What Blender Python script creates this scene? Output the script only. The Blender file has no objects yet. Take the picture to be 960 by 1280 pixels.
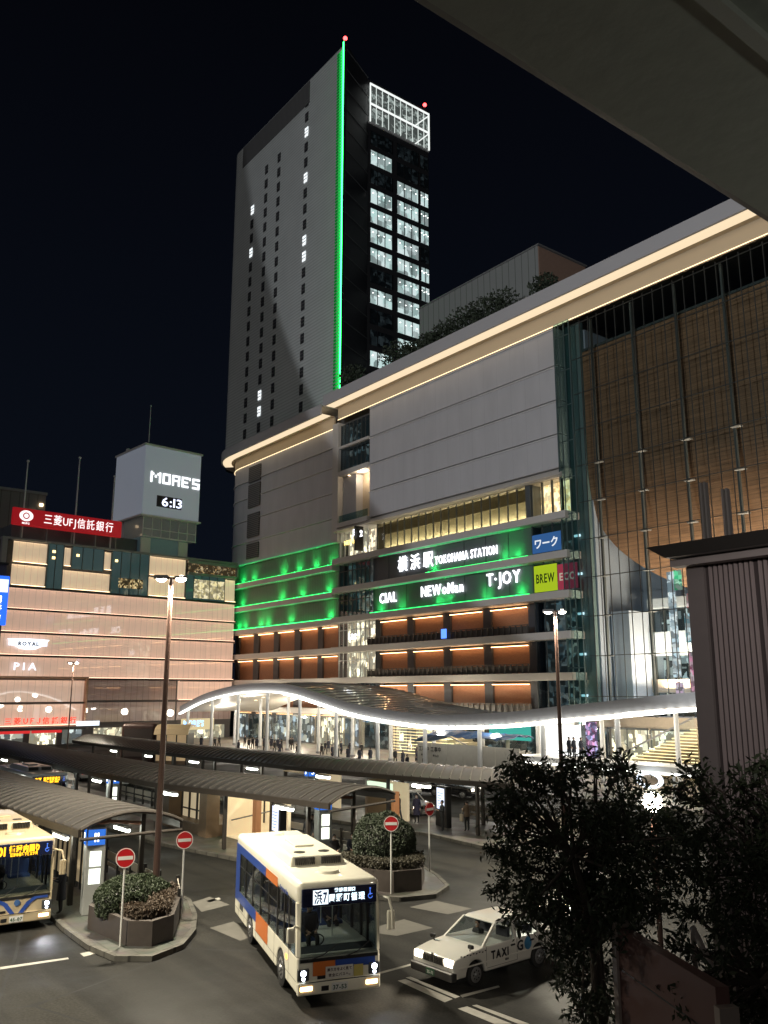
import bpy, bmesh, math, random
from mathutils import Vector, Matrix
R = math.radians
random.seed(7)
sc = bpy.context.scene
COL = sc.collection

# ------------------------------------------------------------------ camera geometry (used to survey real positions)
FPX, PITCH, CAMH = 1068.0, R(11.9), 8.0
CH, SH = .7923, .6101          # heading of the camera: (-CH, SH)
def ray(px, py):
    dx = px-480; dy = 640-py
    f = FPX*math.cos(PITCH)-dy*math.sin(PITCH); u = FPX*math.sin(PITCH)+dy*math.cos(PITCH)
    return (SH*dx-CH*f, CH*dx+SH*f, u)
def onY(px, py, y=75.):
    r = ray(px, py); t = y/r[1]; return Vector((r[0]*t, y, CAMH+r[2]*t))
def onX(px, py, x):
    r = ray(px, py); t = x/r[0]; return Vector((x, r[1]*t, CAMH+r[2]*t))
def G(px, py, z=0.):
    r = ray(px, py); t = (z-CAMH)/r[2]; return Vector((r[0]*t, r[1]*t, z))

# ------------------------------------------------------------------ materials
MATS = {}
def mat(name, col, rough=.6, metal=0., vary=.12, scale=3., bump=0., emit=None, estr=0., coat=0., alpha=1., spec=.5, detail=4.):
    if name in MATS: return MATS[name]
    m = bpy.data.materials.new(name); m.use_nodes = True; nt = m.node_tree; n = nt.nodes; l = nt.links
    b = n['Principled BSDF']
    b.inputs['Base Color'].default_value = (*col, 1); b.inputs['Roughness'].default_value = rough
    b.inputs['Metallic'].default_value = metal; b.inputs['Coat Weight'].default_value = coat
    b.inputs['Specular IOR Level'].default_value = spec
    if vary or bump:
        tc = n.new('ShaderNodeTexCoord'); no = n.new('ShaderNodeTexNoise')
        no.inputs['Scale'].default_value = scale; no.inputs['Detail'].default_value = detail
        l.new(tc.outputs['Object'], no.inputs['Vector'])
        if vary:
            mx = n.new('ShaderNodeMix'); mx.data_type = 'RGBA'
            mx.inputs[6].default_value = (*[max(0, c*(1-vary)) for c in col], 1)
            mx.inputs[7].default_value = (*[min(1, c*(1+vary)) for c in col], 1)
            l.new(no.outputs['Fac'], mx.inputs[0]); l.new(mx.outputs[2], b.inputs['Base Color'])
        if bump:
            bp = n.new('ShaderNodeBump'); bp.inputs['Strength'].default_value = bump; bp.inputs['Distance'].default_value = .02
            l.new(no.outputs['Fac'], bp.inputs['Height']); l.new(bp.outputs['Normal'], b.inputs['Normal'])
    if emit:
        b.inputs['Emission Color'].default_value = (*emit, 1); b.inputs['Emission Strength'].default_value = estr
    MATS[name] = m; return m
def emis(name, col, s):
    if name in MATS: return MATS[name]
    m = bpy.data.materials.new(name); m.use_nodes = True; nt = m.node_tree
    nt.nodes.remove(nt.nodes['Principled BSDF'])
    e = nt.nodes.new('ShaderNodeEmission'); e.inputs[0].default_value = (*col, 1); e.inputs[1].default_value = s
    nt.links.new(e.outputs[0], nt.nodes['Material Output'].inputs[0]); MATS[name] = m; return m
def glass(name, tint, refl=.12, rough=.02):
    """thin architectural pane: tinted transparency with a fresnel reflection"""
    if name in MATS: return MATS[name]
    m = bpy.data.materials.new(name); m.use_nodes = True; nt = m.node_tree; n = nt.nodes; l = nt.links
    n.remove(n['Principled BSDF'])
    t = n.new('ShaderNodeBsdfTransparent'); t.inputs[0].default_value = (*tint, 1)
    g = n.new('ShaderNodeBsdfGlossy'); g.inputs['Roughness'].default_value = rough; g.inputs[0].default_value = (.9, .95, 1, 1)
    fr = n.new('ShaderNodeLayerWeight'); fr.inputs[0].default_value = .5
    pw_ = n.new('ShaderNodeMath'); pw_.operation = 'POWER'; pw_.inputs[1].default_value = 4.; l.new(fr.outputs['Facing'], pw_.inputs[0])
    ad = n.new('ShaderNodeMath'); ad.operation = 'ADD'; ad.inputs[1].default_value = refl*.5; ad.use_clamp = True
    mx = n.new('ShaderNodeMixShader'); l.new(pw_.outputs[0], ad.inputs[0]); l.new(ad.outputs[0], mx.inputs[0])
    l.new(t.outputs[0], mx.inputs[1]); l.new(g.outputs[0], mx.inputs[2]); l.new(mx.outputs[0], n['Material Output'].inputs[0])
    MATS[name] = m; return m
def striped(name, c1, c2, axis, period, duty=.5, rough=.6, bump=0., noise=0., nscale=(1, 1, 1), coat=0.):
    """two-tone stripes along an object axis (boards, louvres, ribs)"""
    if name in MATS: return MATS[name]
    m = bpy.data.materials.new(name); m.use_nodes = True; nt = m.node_tree; n = nt.nodes; l = nt.links
    b = n['Principled BSDF']; b.inputs['Roughness'].default_value = rough; b.inputs['Coat Weight'].default_value = coat
    tc = n.new('ShaderNodeTexCoord'); sp = n.new('ShaderNodeSeparateXYZ'); l.new(tc.outputs['Object'], sp.inputs[0])
    d = n.new('ShaderNodeMath'); d.operation = 'DIVIDE'; d.inputs[1].default_value = period; l.new(sp.outputs[axis], d.inputs[0])
    f = n.new('ShaderNodeMath'); f.operation = 'FRACT'; l.new(d.outputs[0], f.inputs[0])
    g = n.new('ShaderNodeMath'); g.operation = 'GREATER_THAN'; g.inputs[1].default_value = duty; l.new(f.outputs[0], g.inputs[0])
    mx = n.new('ShaderNodeMix'); mx.data_type = 'RGBA'; mx.inputs[6].default_value = (*c1, 1); mx.inputs[7].default_value = (*c2, 1)
    l.new(g.outputs[0], mx.inputs[0]); out = mx.outputs[2]
    if noise:
        mp = n.new('ShaderNodeMapping'); mp.inputs['Scale'].default_value = nscale; l.new(tc.outputs['Object'], mp.inputs[0])
        no = n.new('ShaderNodeTexNoise'); no.inputs['Scale'].default_value = 1; no.inputs['Detail'].default_value = 5; l.new(mp.outputs[0], no.inputs['Vector'])
        rr = n.new('ShaderNodeMapRange'); rr.inputs['From Min'].default_value = .3; rr.inputs['From Max'].default_value = .7
        rr.inputs['To Min'].default_value = 1-noise; rr.inputs['To Max'].default_value = 1+noise; l.new(no.outputs['Fac'], rr.inputs[0])
        vm = n.new('ShaderNodeVectorMath'); vm.operation = 'SCALE'; l.new(out, vm.inputs[0]); l.new(rr.outputs[0], vm.inputs['Scale']); out = vm.outputs[0]
    l.new(out, b.inputs['Base Color'])
    if bump:
        bp = n.new('ShaderNodeBump'); bp.inputs['Strength'].default_value = bump; bp.inputs['Distance'].default_value = .03
        l.new(g.outputs[0], bp.inputs['Height']); l.new(bp.outputs['Normal'], b.inputs['Normal'])
    MATS[name] = m; return m
def room(name, warm, cool, s, sx=.6, sz=.6, thr=.5, base=.15):
    """a lit room seen behind glass: blocks of shelves, people and lit walls that emit different amounts"""
    if name in MATS: return MATS[name]
    m = bpy.data.materials.new(name); m.use_nodes = True; nt = m.node_tree; n = nt.nodes; l = nt.links
    n.remove(n['Principled BSDF'])
    tc = n.new('ShaderNodeTexCoord'); mp = n.new('ShaderNodeMapping'); mp.inputs['Scale'].default_value = (sx, sx, sz); l.new(tc.outputs['Object'], mp.inputs[0])
    v = n.new('ShaderNodeTexVoronoi'); v.distance = 'CHEBYCHEV'; v.inputs['Scale'].default_value = 1; l.new(mp.outputs[0], v.inputs['Vector'])
    sp = n.new('ShaderNodeSeparateColor'); l.new(v.outputs['Color'], sp.inputs[0])
    v2 = n.new('ShaderNodeTexVoronoi'); v2.distance = 'CHEBYCHEV'; v2.inputs['Scale'].default_value = 2.7; l.new(mp.outputs[0], v2.inputs['Vector'])
    sp2 = n.new('ShaderNodeSeparateColor'); l.new(v2.outputs['Color'], sp2.inputs[0])
    mu = n.new('ShaderNodeMath'); mu.operation = 'MULTIPLY'; l.new(sp.outputs[0], mu.inputs[0]); l.new(sp2.outputs[1], mu.inputs[1])
    rr = n.new('ShaderNodeMapRange'); rr.inputs['From Min'].default_value = thr*.3; rr.inputs['From Max'].default_value = thr+.15
    rr.inputs['To Min'].default_value = base*s; rr.inputs['To Max'].default_value = s; l.new(mu.outputs[0], rr.inputs[0])
    mx = n.new('ShaderNodeMix'); mx.data_type = 'RGBA'; mx.inputs[6].default_value = (*warm, 1); mx.inputs[7].default_value = (*cool, 1); l.new(sp2.outputs[2], mx.inputs[0])
    e = n.new('ShaderNodeEmission'); l.new(mx.outputs[2], e.inputs[0]); l.new(rr.outputs[0], e.inputs[1])
    l.new(e.outputs[0], n['Material Output'].inputs[0]); MATS[name] = m; return m

# ------------------------------------------------------------------ mesh building
class MB:
    def __init__(s): s.v = []; s.f = []; s.mi = []; s.cur = 0
    def add(s, vs, fs):
        o = len(s.v); s.v += [tuple(p) for p in vs]; s.f += [tuple(i+o for i in f) for f in fs]; s.mi += [s.cur]*len(fs); return s
    def use(s, k): s.cur = k; return s
    def box(s, x0, y0, z0, x1, y1, z1):
        x0, x1 = min(x0, x1), max(x0, x1); y0, y1 = min(y0, y1), max(y0, y1); z0, z1 = min(z0, z1), max(z0, z1)
        return s.add([(x0,y0,z0),(x1,y0,z0),(x1,y1,z0),(x0,y1,z0),(x0,y0,z1),(x1,y0,z1),(x1,y1,z1),(x0,y1,z1)],
                     [(0,3,2,1),(4,5,6,7),(0,1,5,4),(1,2,6,5),(2,3,7,6),(3,0,4,7)])
    def hexa(s, b4, t4):
        return s.add(list(b4)+list(t4), [(0,3,2,1),(4,5,6,7),(0,1,5,4),(1,2,6,5),(2,3,7,6),(3,0,4,7)])
    def quad(s, *p): return s.add(p, [tuple(range(len(p)))])
    def prism(s, poly, z0, z1):
        n = len(poly)
        return s.add([(x,y,z0) for x,y in poly]+[(x,y,z1) for x,y in poly],
                     [tuple(reversed(range(n))), tuple(range(n,2*n))]+[(i,(i+1)%n,n+(i+1)%n,n+i) for i in range(n)])
    def prismy(s, poly, y0, y1):
        """polygon in x,z extruded along y"""
        n = len(poly)
        return s.add([(x,y0,z) for x,z in poly]+[(x,y1,z) for x,z in poly],
                     [tuple(range(n)), tuple(reversed(range(n,2*n)))]+[(i,n+i,n+(i+1)%n,(i+1)%n) for i in range(n)])
    def prismx(s, poly, x0, x1):
        n = len(poly)
        return s.add([(x0,y,z) for y,z in poly]+[(x1,y,z) for y,z in poly],
                     [tuple(reversed(range(n))), tuple(range(n,2*n))]+[(i,(i+1)%n,n+(i+1)%n,n+i) for i in range(n)])
    def cyl(s, p0, p1, r0, r1=None, n=10, caps=True):
        r1 = r0 if r1 is None else r1; p0 = Vector(p0); p1 = Vector(p1); d = (p1-p0).normalized()
        a = d.orthogonal().normalized(); b = d.cross(a); vs = []
        for p, r in ((p0, r0), (p1, r1)):
            for i in range(n):
                t = 2*math.pi*i/n; vs.append(p+(a*math.cos(t)+b*math.sin(t))*r)
        fs = [(i,(i+1)%n,n+(i+1)%n,n+i) for i in range(n)]
        if caps: fs += [tuple(reversed(range(n))), tuple(range(n,2*n))]
        return s.add(vs, fs)
    def tube(s, pts, rs, n=8):
        if not hasattr(rs, '__len__'): rs = [rs]*len(pts)
        pts = [Vector(p) for p in pts]; vs = []; a = None
        for i, p in enumerate(pts):
            d = (pts[min(i+1,len(pts)-1)]-pts[max(i-1,0)]).normalized()
            a = d.orthogonal().normalized() if a is None else (a-d*a.dot(d)).normalized()
            b = d.cross(a)
            for k in range(n):
                t = 2*math.pi*k/n; vs.append(p+(a*math.cos(t)+b*math.sin(t))*rs[i])
        fs = []
        for i in range(len(pts)-1):
            for k in range(n): fs.append((i*n+k, i*n+(k+1)%n, (i+1)*n+(k+1)%n, (i+1)*n+k))
        m = len(pts)-1; fs += [tuple(reversed(range(n))), tuple(m*n+k for k in range(n))]
        return s.add(vs, fs)
    def ball(s, c, r, nu=12, nv=8, sc3=(1,1,1)):
        vs = []; fs = []
        for j in range(1, nv):
            for i in range(nu):
                a = 2*math.pi*i/nu; b = math.pi*j/nv
                vs.append((c[0]+r*sc3[0]*math.sin(b)*math.cos(a), c[1]+r*sc3[1]*math.sin(b)*math.sin(a), c[2]+r*sc3[2]*math.cos(b)))
        t = len(vs); vs += [(c[0],c[1],c[2]+r*sc3[2]), (c[0],c[1],c[2]-r*sc3[2])]
        for j in range(nv-2):
            for i in range(nu): fs.append((j*nu+i, (j+1)*nu+i, (j+1)*nu+(i+1)%nu, j*nu+(i+1)%nu))
        for i in range(nu):
            fs.append((t, i, (i+1)%nu)); fs.append((t+1, (nv-2)*nu+(i+1)%nu, (nv-2)*nu+i))
        return s.add(vs, fs)
    def slab(s, fn, nu, nv, th):
        """sheet fn(u,v)->xyz given a thickness downwards th (a number)"""
        top = [fn(i/nu, j/nv) for i in range(nu+1) for j in range(nv+1)]; N = len(top)
        bot = [(x, y, z-th) for x, y, z in top]; W = nv+1; fs = []
        for i in range(nu):
            for j in range(nv):
                a = i*W+j; fs.append((a, a+W, a+W+1, a+1)); fs.append((N+a, N+a+1, N+a+W+1, N+a+W))
        for i in range(nu):
            a = i*W; fs.append((a, N+a, N+a+W, a+W)); a = i*W+nv; fs.append((a, a+W, N+a+W, N+a))
        for j in range(nv):
            a = j; fs.append((a, a+1, N+a+1, N+a)); a = nu*W+j; fs.append((a, N+a, N+a+1, a+1))
        return s.add(top+bot, fs)
    def rbox(s, x0, y0, z0, x1, y1, z1, r=.05, seg=2):
        bm = bmesh.new(); bmesh.ops.create_cube(bm, size=1)
        for v in bm.verts: v.co = Vector(((x0+x1)/2+v.co.x*(x1-x0), (y0+y1)/2+v.co.y*(y1-y0), (z0+z1)/2+v.co.z*(z1-z0)))
        bmesh.ops.bevel(bm, geom=bm.edges[:], offset=r, segments=seg, profile=.5, affect='EDGES')
        bm.verts.index_update(); s.add([v.co.copy() for v in bm.verts], [[v.index for v in f.verts] for f in bm.faces]); bm.free(); return s
    def mesh(s, name, m, off=(0,0,0), smooth=False, bevel=0, seg=2):
        me = bpy.data.meshes.new(name)
        me.from_pydata([(x-off[0], y-off[1], z-off[2]) for x,y,z in s.v], [], s.f)
        if len(s.mi) == len(s.f) and s.cur: me.polygons.foreach_set('material_index', s.mi)
        bm = bmesh.new(); bm.from_mesh(me); bmesh.ops.recalc_face_normals(bm, faces=bm.faces)
        if bevel:
            ed = [e for e in bm.edges if len(e.link_faces) == 2 and e.calc_face_angle(0) > .5]
            bmesh.ops.bevel(bm, geom=ed, offset=bevel, segments=seg, profile=.5, affect='EDGES', clamp_overlap=True)
        bm.to_mesh(me); bm.free()
        for mm in (m if isinstance(m, (list, tuple)) else [m]): me.materials.append(mm)
        if smooth:
            for p in me.polygons: p.use_smooth = True
            try: me.set_sharp_from_angle(angle=R(40))
            except Exception: pass
        return me
    def build(s, name, m, parent=None, smooth=False, bevel=0, seg=2, local=False):
        off = (0,0,0)
        if parent is not None and not local:
            r = parent
            while r.parent: r = r.parent
            if r.get('worldbuilt'): off = r.location
        me = s.mesh(name, m, off, smooth, bevel, seg)
        o = bpy.data.objects.new(name, me); COL.objects.link(o)
        if parent is not None: o.parent = parent
        return o
def tag(o, label=None, cat=None, group=None, kind=None):
    for k, v in (('label', label), ('category', cat), ('group', group), ('kind', kind)):
        if v: o[k] = v
    return o
def thing(name, loc, label, cat, group=None, rz=0., world=False):
    o = bpy.data.objects.new(name, None); COL.objects.link(o); o.location = loc; o.rotation_euler = (0, 0, rz); o.empty_display_size = .2
    if world: o['worldbuilt'] = 1
    return tag(o, label, cat, group)
def structure(name, mb, m, label=None, smooth=False, bevel=0):
    o = mb.build(name, m, None, smooth, bevel); o['kind'] = 'structure'
    if label: o['label'] = label
    return o
def copy_tree(o, parent=None):
    c = o.copy(); COL.objects.link(c)
    if parent is not None: c.parent = parent
    for ch in [x for x in o.children]: copy_tree(ch, c)
    return c
def recolour(o, names, m):
    """own mesh with another material for the children called names"""
    for ch in o.children_recursive:
        if ch.type == 'MESH' and ch.name.split('.')[0] in names:
            ch.data = ch.data.copy(); ch.data.materials[0] = m
def glyph(ch, size, bold):
    cu = bpy.data.curves.new('g', 'FONT'); cu.body = ch; cu.size = size; cu.align_y = 'CENTER' if ord(ch) < 0x2000 else 'BOTTOM_BASELINE'
    cu.offset = bold; cu.resolution_u = 2; cu.fill_mode = 'BOTH'; cu.extrude = .01
    cu.align_y = 'BOTTOM_BASELINE'
    tmp = bpy.data.objects.new('tmp', cu); COL.objects.link(tmp); bpy.context.view_layer.update()
    me = bpy.data.meshes.new_from_object(tmp.evaluated_get(bpy.context.evaluated_depsgraph_get()))
    v = [tuple(p.co) for p in me.vertices]; f = [tuple(p.vertices) for p in me.polygons]
    bpy.data.objects.remove(tmp); bpy.data.curves.remove(cu); bpy.data.meshes.remove(me); return v, f
def text(name, body, size, m, parent, loc, face, depth=.03, bold=0., fit=None, gap=.10):
    """lettering as a mesh, glyph after glyph; face = (right vector, up vector); loc = centre, in the parent's frame (world for worldbuilt parents)"""
    x = 0.; V = []; F = []
    for ch in body:
        if ch == ' ': x += size*.32; continue
        v, f = glyph(ch, size, bold); cjk = ord(ch) > 0x2000; x0 = min(p[0] for p in v); x1 = max(p[0] for p in v)
        sh = x-x0+(size*.05 if cjk else 0); dz = (size*.0 if cjk else 0); o = len(V)
        V += [(p[0]+sh, p[1]+dz, p[2]/.01*depth/2) for p in v]; F += [tuple(i+o for i in q) for q in f]
        x += (x1-x0)+size*(gap+(.06 if cjk else 0.))
    xs = [p[0] for p in V]; ys = [p[1] for p in V]; cx = (min(xs)+max(xs))/2; cy = (min(ys)+max(ys))/2; sx = fit/(max(xs)-min(xs)) if fit else 1.
    r = Vector(face[0]).normalized(); u = Vector(face[1]).normalized(); nn = r.cross(u); L = Vector(loc)
    if parent is not None:
        q = parent
        while q.parent: q = q.parent
        if q.get('worldbuilt'): L = L-q.location
    me = bpy.data.meshes.new(name); me.from_pydata([L+r*(p[0]-cx)*sx+u*(p[1]-cy)+nn*p[2] for p in V], [], F); me.materials.append(m)
    o = bpy.data.objects.new(name, me); COL.objects.link(o); o.parent = parent; return o
FY = ((1,0,0),(0,0,1))      # faces -y
def lamp(name, kind, loc, power, col, size=.3, target=None, spot=None, blend=.5, parent=None):
    d = bpy.data.lights.new(name, kind); d.energy = power; d.color = col
    if kind in ('POINT', 'SPOT'): d.shadow_soft_size = size
    if kind == 'AREA': d.size = size
    if spot: d.spot_size = spot; d.spot_blend = blend
    o = bpy.data.objects.new(name, d); COL.objects.link(o); o.location = loc
    if target is not None: o.rotation_euler = (Vector(target)-Vector(loc)).to_track_quat('-Z', 'Y').to_euler()
    return o

# ------------------------------------------------------------------ shared materials
M_white   = mat('white_panel', (.57,.56,.57), .55, vary=.05, scale=.35)
M_ledge   = mat('ledge_metal', (.60,.57,.53), .5, vary=.05, scale=.5)
M_dark    = mat('dark_metal', (.035,.033,.032), .45, .4, vary=.2)
M_black   = mat('black_paint', (.015,.015,.016), .35)
M_darkpan = mat('dark_panel', (.10,.11,.11), .5, vary=.1, scale=.6)
M_grey    = mat('grey_metal', (.30,.30,.30), .45, .3, vary=.1)
M_steelw  = mat('white_steel', (.72,.72,.70), .4, vary=.05)
M_conc    = mat('concrete', (.30,.29,.26), .85, vary=.18, scale=1.5, bump=.3)
M_mull    = mat('mullion_metal', (.10,.11,.11), .4, .5)
G_curtain = glass('atrium_glass', (.90,.94,.93), .09)
G_clear   = glass('clear_glass', (.94,.97,.97), .06)
G_dark    = glass('dark_window_glass', (.55,.62,.66), .10)
G_teal    = glass('teal_glass', (.58,.72,.72), .12)
G_car     = glass('vehicle_glass', (.66,.70,.71), .10)
E_white   = emis('white_lettering', (.93,.95,1.), 3.0)
E_warm    = emis('warm_led', (1.,.72,.42), 5.)
E_cornice = emis('cornice_diffuser', (1.,.79,.52), 1.0)
E_brick   = emis('brick_wall_led', (1.,.56,.26), 9.)
E_green   = emis('green_led', (.02,1.,.18), 5.)
E_tube    = emis('fluorescent_tube', (.95,1.,.88), 14.)
E_pink    = emis('panel_led', (1.,.62,.42), 4.5)
E_red     = emis('red_beacon', (1.,.06,.06), 8.)
RM_warm   = room('warm_room', (1.,.80,.50), (.95,.90,.70), 2.4, .8, .5)
RM_office = room('office_room', (.80,.95,.92), (.95,1.,1.), 1.3, .5, .7, thr=.3, base=.25)
RM_dim    = room('dim_room', (.40,.62,.66), (.75,.72,.6), .42, .5, .6, thr=.7, base=.10)
RM_cool   = room('cool_room', (.75,.9,1.), (1.,.92,.7), 1.1, .5, .4, thr=.5, base=.12)
# ================================================================== GROUND
def asphalt_mat():
    m = bpy.data.materials.new('asphalt'); m.use_nodes = True; nt = m.node_tree; n = nt.nodes; l = nt.links; b = n['Principled BSDF']
    tc = n.new('ShaderNodeTexCoord')
    a = n.new('ShaderNodeTexNoise'); a.inputs['Scale'].default_value = .22; a.inputs['Detail'].default_value = 6; l.new(tc.outputs['Object'], a.inputs['Vector'])
    f = n.new('ShaderNodeTexNoise'); f.inputs['Scale'].default_value = 14; f.inputs['Detail'].default_value = 5; l.new(tc.outputs['Object'], f.inputs['Vector'])
    cr = n.new('ShaderNodeValToRGB'); cr.color_ramp.elements[0].position = .38; cr.color_ramp.elements[0].color = (.011,.0105,.0092,1)
    cr.color_ramp.elements[1].position = .66; cr.color_ramp.elements[1].color = (.028,.0268,.0233,1); l.new(a.outputs['Fac'], cr.inputs[0])
    mx = n.new('ShaderNodeMix'); mx.data_type = 'RGBA'; mx.blend_type = 'MULTIPLY'; mx.inputs[0].default_value = .55
    l.new(cr.outputs[0], mx.inputs[6])
    c2 = n.new('ShaderNodeValToRGB'); c2.color_ramp.elements[0].position = .35; c2.color_ramp.elements[0].color = (.45,.45,.45,1)
    c2.color_ramp.elements[1].position = .65; c2.color_ramp.elements[1].color = (1.3,1.3,1.3,1); l.new(f.outputs['Fac'], c2.inputs[0])
    l.new(c2.outputs[0], mx.inputs[7]); 
    # oil-dark wheel tracks along the lanes and square repair patches
    mp = n.new('ShaderNodeMapping'); mp.inputs['Scale'].default_value = (.05,.9,1.); mp.inputs['Rotation'].default_value = (0,0,R(-8)); l.new(tc.outputs['Object'], mp.inputs[0])
    st_ = n.new('ShaderNodeTexNoise'); st_.inputs['Scale'].default_value = 1.; st_.inputs['Detail'].default_value = 3; l.new(mp.outputs[0], st_.inputs['Vector'])
    sr = n.new('ShaderNodeValToRGB'); sr.color_ramp.elements[0].position = .40; sr.color_ramp.elements[0].color = (.55,.55,.55,1); sr.color_ramp.elements[1].position = .56; sr.color_ramp.elements[1].color = (1.1,1.1,1.1,1); l.new(st_.outputs['Fac'], sr.inputs[0])
    vp = n.new('ShaderNodeTexVoronoi'); vp.distance = 'CHEBYCHEV'; vp.inputs['Scale'].default_value = .13; l.new(tc.outputs['Object'], vp.inputs['Vector'])
    vs_ = n.new('ShaderNodeSeparateColor'); l.new(vp.outputs['Color'], vs_.inputs[0]); vr = n.new('ShaderNodeMapRange'); vr.inputs['To Min'].default_value = .72; vr.inputs['To Max'].default_value = 1.25; l.new(vs_.outputs[0], vr.inputs[0])
    m3 = n.new('ShaderNodeMix'); m3.data_type = 'RGBA'; m3.blend_type = 'MULTIPLY'; m3.inputs[0].default_value = 1.; l.new(mx.outputs[2], m3.inputs[6]); l.new(sr.outputs[0], m3.inputs[7])
    vm_ = n.new('ShaderNodeVectorMath'); vm_.operation = 'SCALE'; l.new(m3.outputs[2], vm_.inputs[0]); l.new(vr.outputs[0], vm_.inputs['Scale'])
    # cracks / sealed seams
    v = n.new('ShaderNodeTexVoronoi'); v.feature = 'DISTANCE_TO_EDGE'; v.inputs['Scale'].default_value = .16; 
    wob = n.new('ShaderNodeMix'); wob.data_type = 'RGBA'; wob.inputs[0].default_value = .25; l.new(tc.outputs['Object'], wob.inputs[6]); l.new(a.outputs['Color'], wob.inputs[7]); l.new(wob.outputs[2], v.inputs['Vector'])
    lt = n.new('ShaderNodeMath'); lt.operation = 'LESS_THAN'; lt.inputs[1].default_value = .004; l.new(v.outputs['Distance'], lt.inputs[0])
    m2 = n.new('ShaderNodeMix'); m2.data_type = 'RGBA'; m2.inputs[7].default_value = (.018,.018,.018,1); l.new(lt.outputs[0], m2.inputs[0]); l.new(vm_.outputs[0], m2.inputs[6])
    l.new(m2.outputs[2], b.inputs['Base Color'])
    rr = n.new('ShaderNodeMapRange'); rr.inputs['To Min'].default_value = .50; rr.inputs['To Max'].default_value = .9; b.inputs['Specular IOR Level'].default_value = .18; rr.inputs['From Min'].default_value=.35; rr.inputs['From Max'].default_value=.6
    l.new(a.outputs['Fac'], rr.inputs[0]); l.new(rr.outputs[0], b.inputs['Roughness'])
    bp = n.new('ShaderNodeBump'); bp.inputs['Strength'].default_value = .35; bp.inputs['Distance'].default_value = .01; l.new(f.outputs['Fac'], bp.inputs['Height']); l.new(bp.outputs['Normal'], b.inputs['Normal'])
    MATS['asphalt'] = m; return m
M_asph = asphalt_mat()
def paving_mat(name, c, s=.6):
    m = bpy.data.materials.new(name); m.use_nodes = True; nt = m.node_tree; n = nt.nodes; l = nt.links; b = n['Principled BSDF']
    tc = n.new('ShaderNodeTexCoord'); br = n.new('ShaderNodeTexBrick'); br.inputs['Scale'].default_value = 1; br.inputs['Brick Width'].default_value = s; br.inputs['Row Height'].default_value = s
    br.inputs['Mortar Size'].default_value = .012; br.offset = 0
    br.inputs['Color1'].default_value = (*c,1); br.inputs['Color2'].default_value = (*[x*.75 for x in c],1); br.inputs['Mortar'].default_value = (*[x*.35 for x in c],1)
    l.new(tc.outputs['Object'], br.inputs['Vector'])
    no = n.new('ShaderNodeTexNoise'); no.inputs['Scale'].default_value = .9; no.inputs['Detail'].default_value = 5; l.new(tc.outputs['Object'], no.inputs['Vector'])
    mx = n.new('ShaderNodeMix'); mx.data_type = 'RGBA'; mx.blend_type = 'MULTIPLY'; mx.inputs[0].default_value = .6; l.new(br.outputs['Color'], mx.inputs[6]); l.new(no.outputs['Color'], mx.inputs[7])
    l.new(mx.outputs[2], b.inputs['Base Color']); rr = n.new('ShaderNodeMapRange'); rr.inputs['To Min'].default_value = .25; rr.inputs['To Max'].default_value = .7; l.new(no.outputs['Fac'], rr.inputs[0]); l.new(rr.outputs[0], b.inputs['Roughness'])
    return m
M_pave = paving_mat('paving', (.12,.113,.10)); M_pave2 = paving_mat('plaza_paving', (.34,.32,.29), 1.)
M_kerb = striped('kerb_stone', (.08,.076,.065), (.025,.023,.02), 0, .9, .94, rough=.85, noise=.35, nscale=(2,2,2))
structure('road', MB().quad((-900,-400,0),(400,-400,0),(400,900,0),(-900,900,0)), M_asph)

def smooth_poly(pts, it=2):
    for _ in range(it):
        q = []
        for i in range(len(pts)):
            a = pts[i]; b = pts[(i+1)%len(pts)]
            q += [(a[0]*.75+b[0]*.25, a[1]*.75+b[1]*.25), (a[0]*.25+b[0]*.75, a[1]*.25+b[1]*.75)]
        pts = q
    return pts
def inset(poly, d):
    n = len(poly); out = []
    A = sum(poly[i][0]*poly[(i+1)%n][1]-poly[(i+1)%n][0]*poly[i][1] for i in range(n)); s = 1 if A > 0 else -1
    for i in range(n):
        p = Vector(poly[i-1]); q = Vector(poly[i]); r = Vector(poly[(i+1)%n])
        n1 = Vector((-(q-p).y, (q-p).x)).normalized()*s; n2 = Vector((-(r-q).y, (r-q).x)).normalized()*s
        m = (n1+n2); m = m.normalized() if m.length > 1e-6 else n1
        out.append(tuple(q+m*(d/max(.5, m.dot(n1)))))
    return out
def island(poly, label, pm=M_pave):
    inn = inset(poly, .18); n = len(poly); mb = MB()
    mb.add([(x,y,0) for x,y in poly]+[(x,y,.16) for x,y in poly]+[(x,y,.16) for x,y in inn]+[(x,y,.1) for x,y in inn],
           [(i,(i+1)%n,n+(i+1)%n,n+i) for i in range(n)]+[(n+i,n+(i+1)%n,2*n+(i+1)%n,2*n+i) for i in range(n)]+[(2*n+i,2*n+(i+1)%n,3*n+(i+1)%n,3*n+i) for i in range(n)])
    structure('kerb', mb, M_kerb)
    mb = MB().add([(x,y,.15) for x,y in inset(poly,.17)], [tuple(range(n))])
    structure('pavement', mb, pm, label)
tipA = [(-90,10.7),(-45,10.75),(-34,10.7),(-31.5,10.5),(-29,10.45),(-27.3,10.7),(-26.6,11.6),(-27.2,12.9),(-28.6,14.0),(-30.4,14.9),(-32.6,15.7),(-36,15.9),(-45,15.6),(-90,15.4)]
tipB = [(-100,19.2),(-60,19.2),(-46,19.8),(-38,21.3),(-33,21.2),(-29.6,21.3),(-27.9,22.3),(-27.5,23.8),(-28.4,25.3),(-30.2,26.3),(-33,27.4),(-38,28.2),(-46,27.2),(-60,26),(-100,26)]
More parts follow.
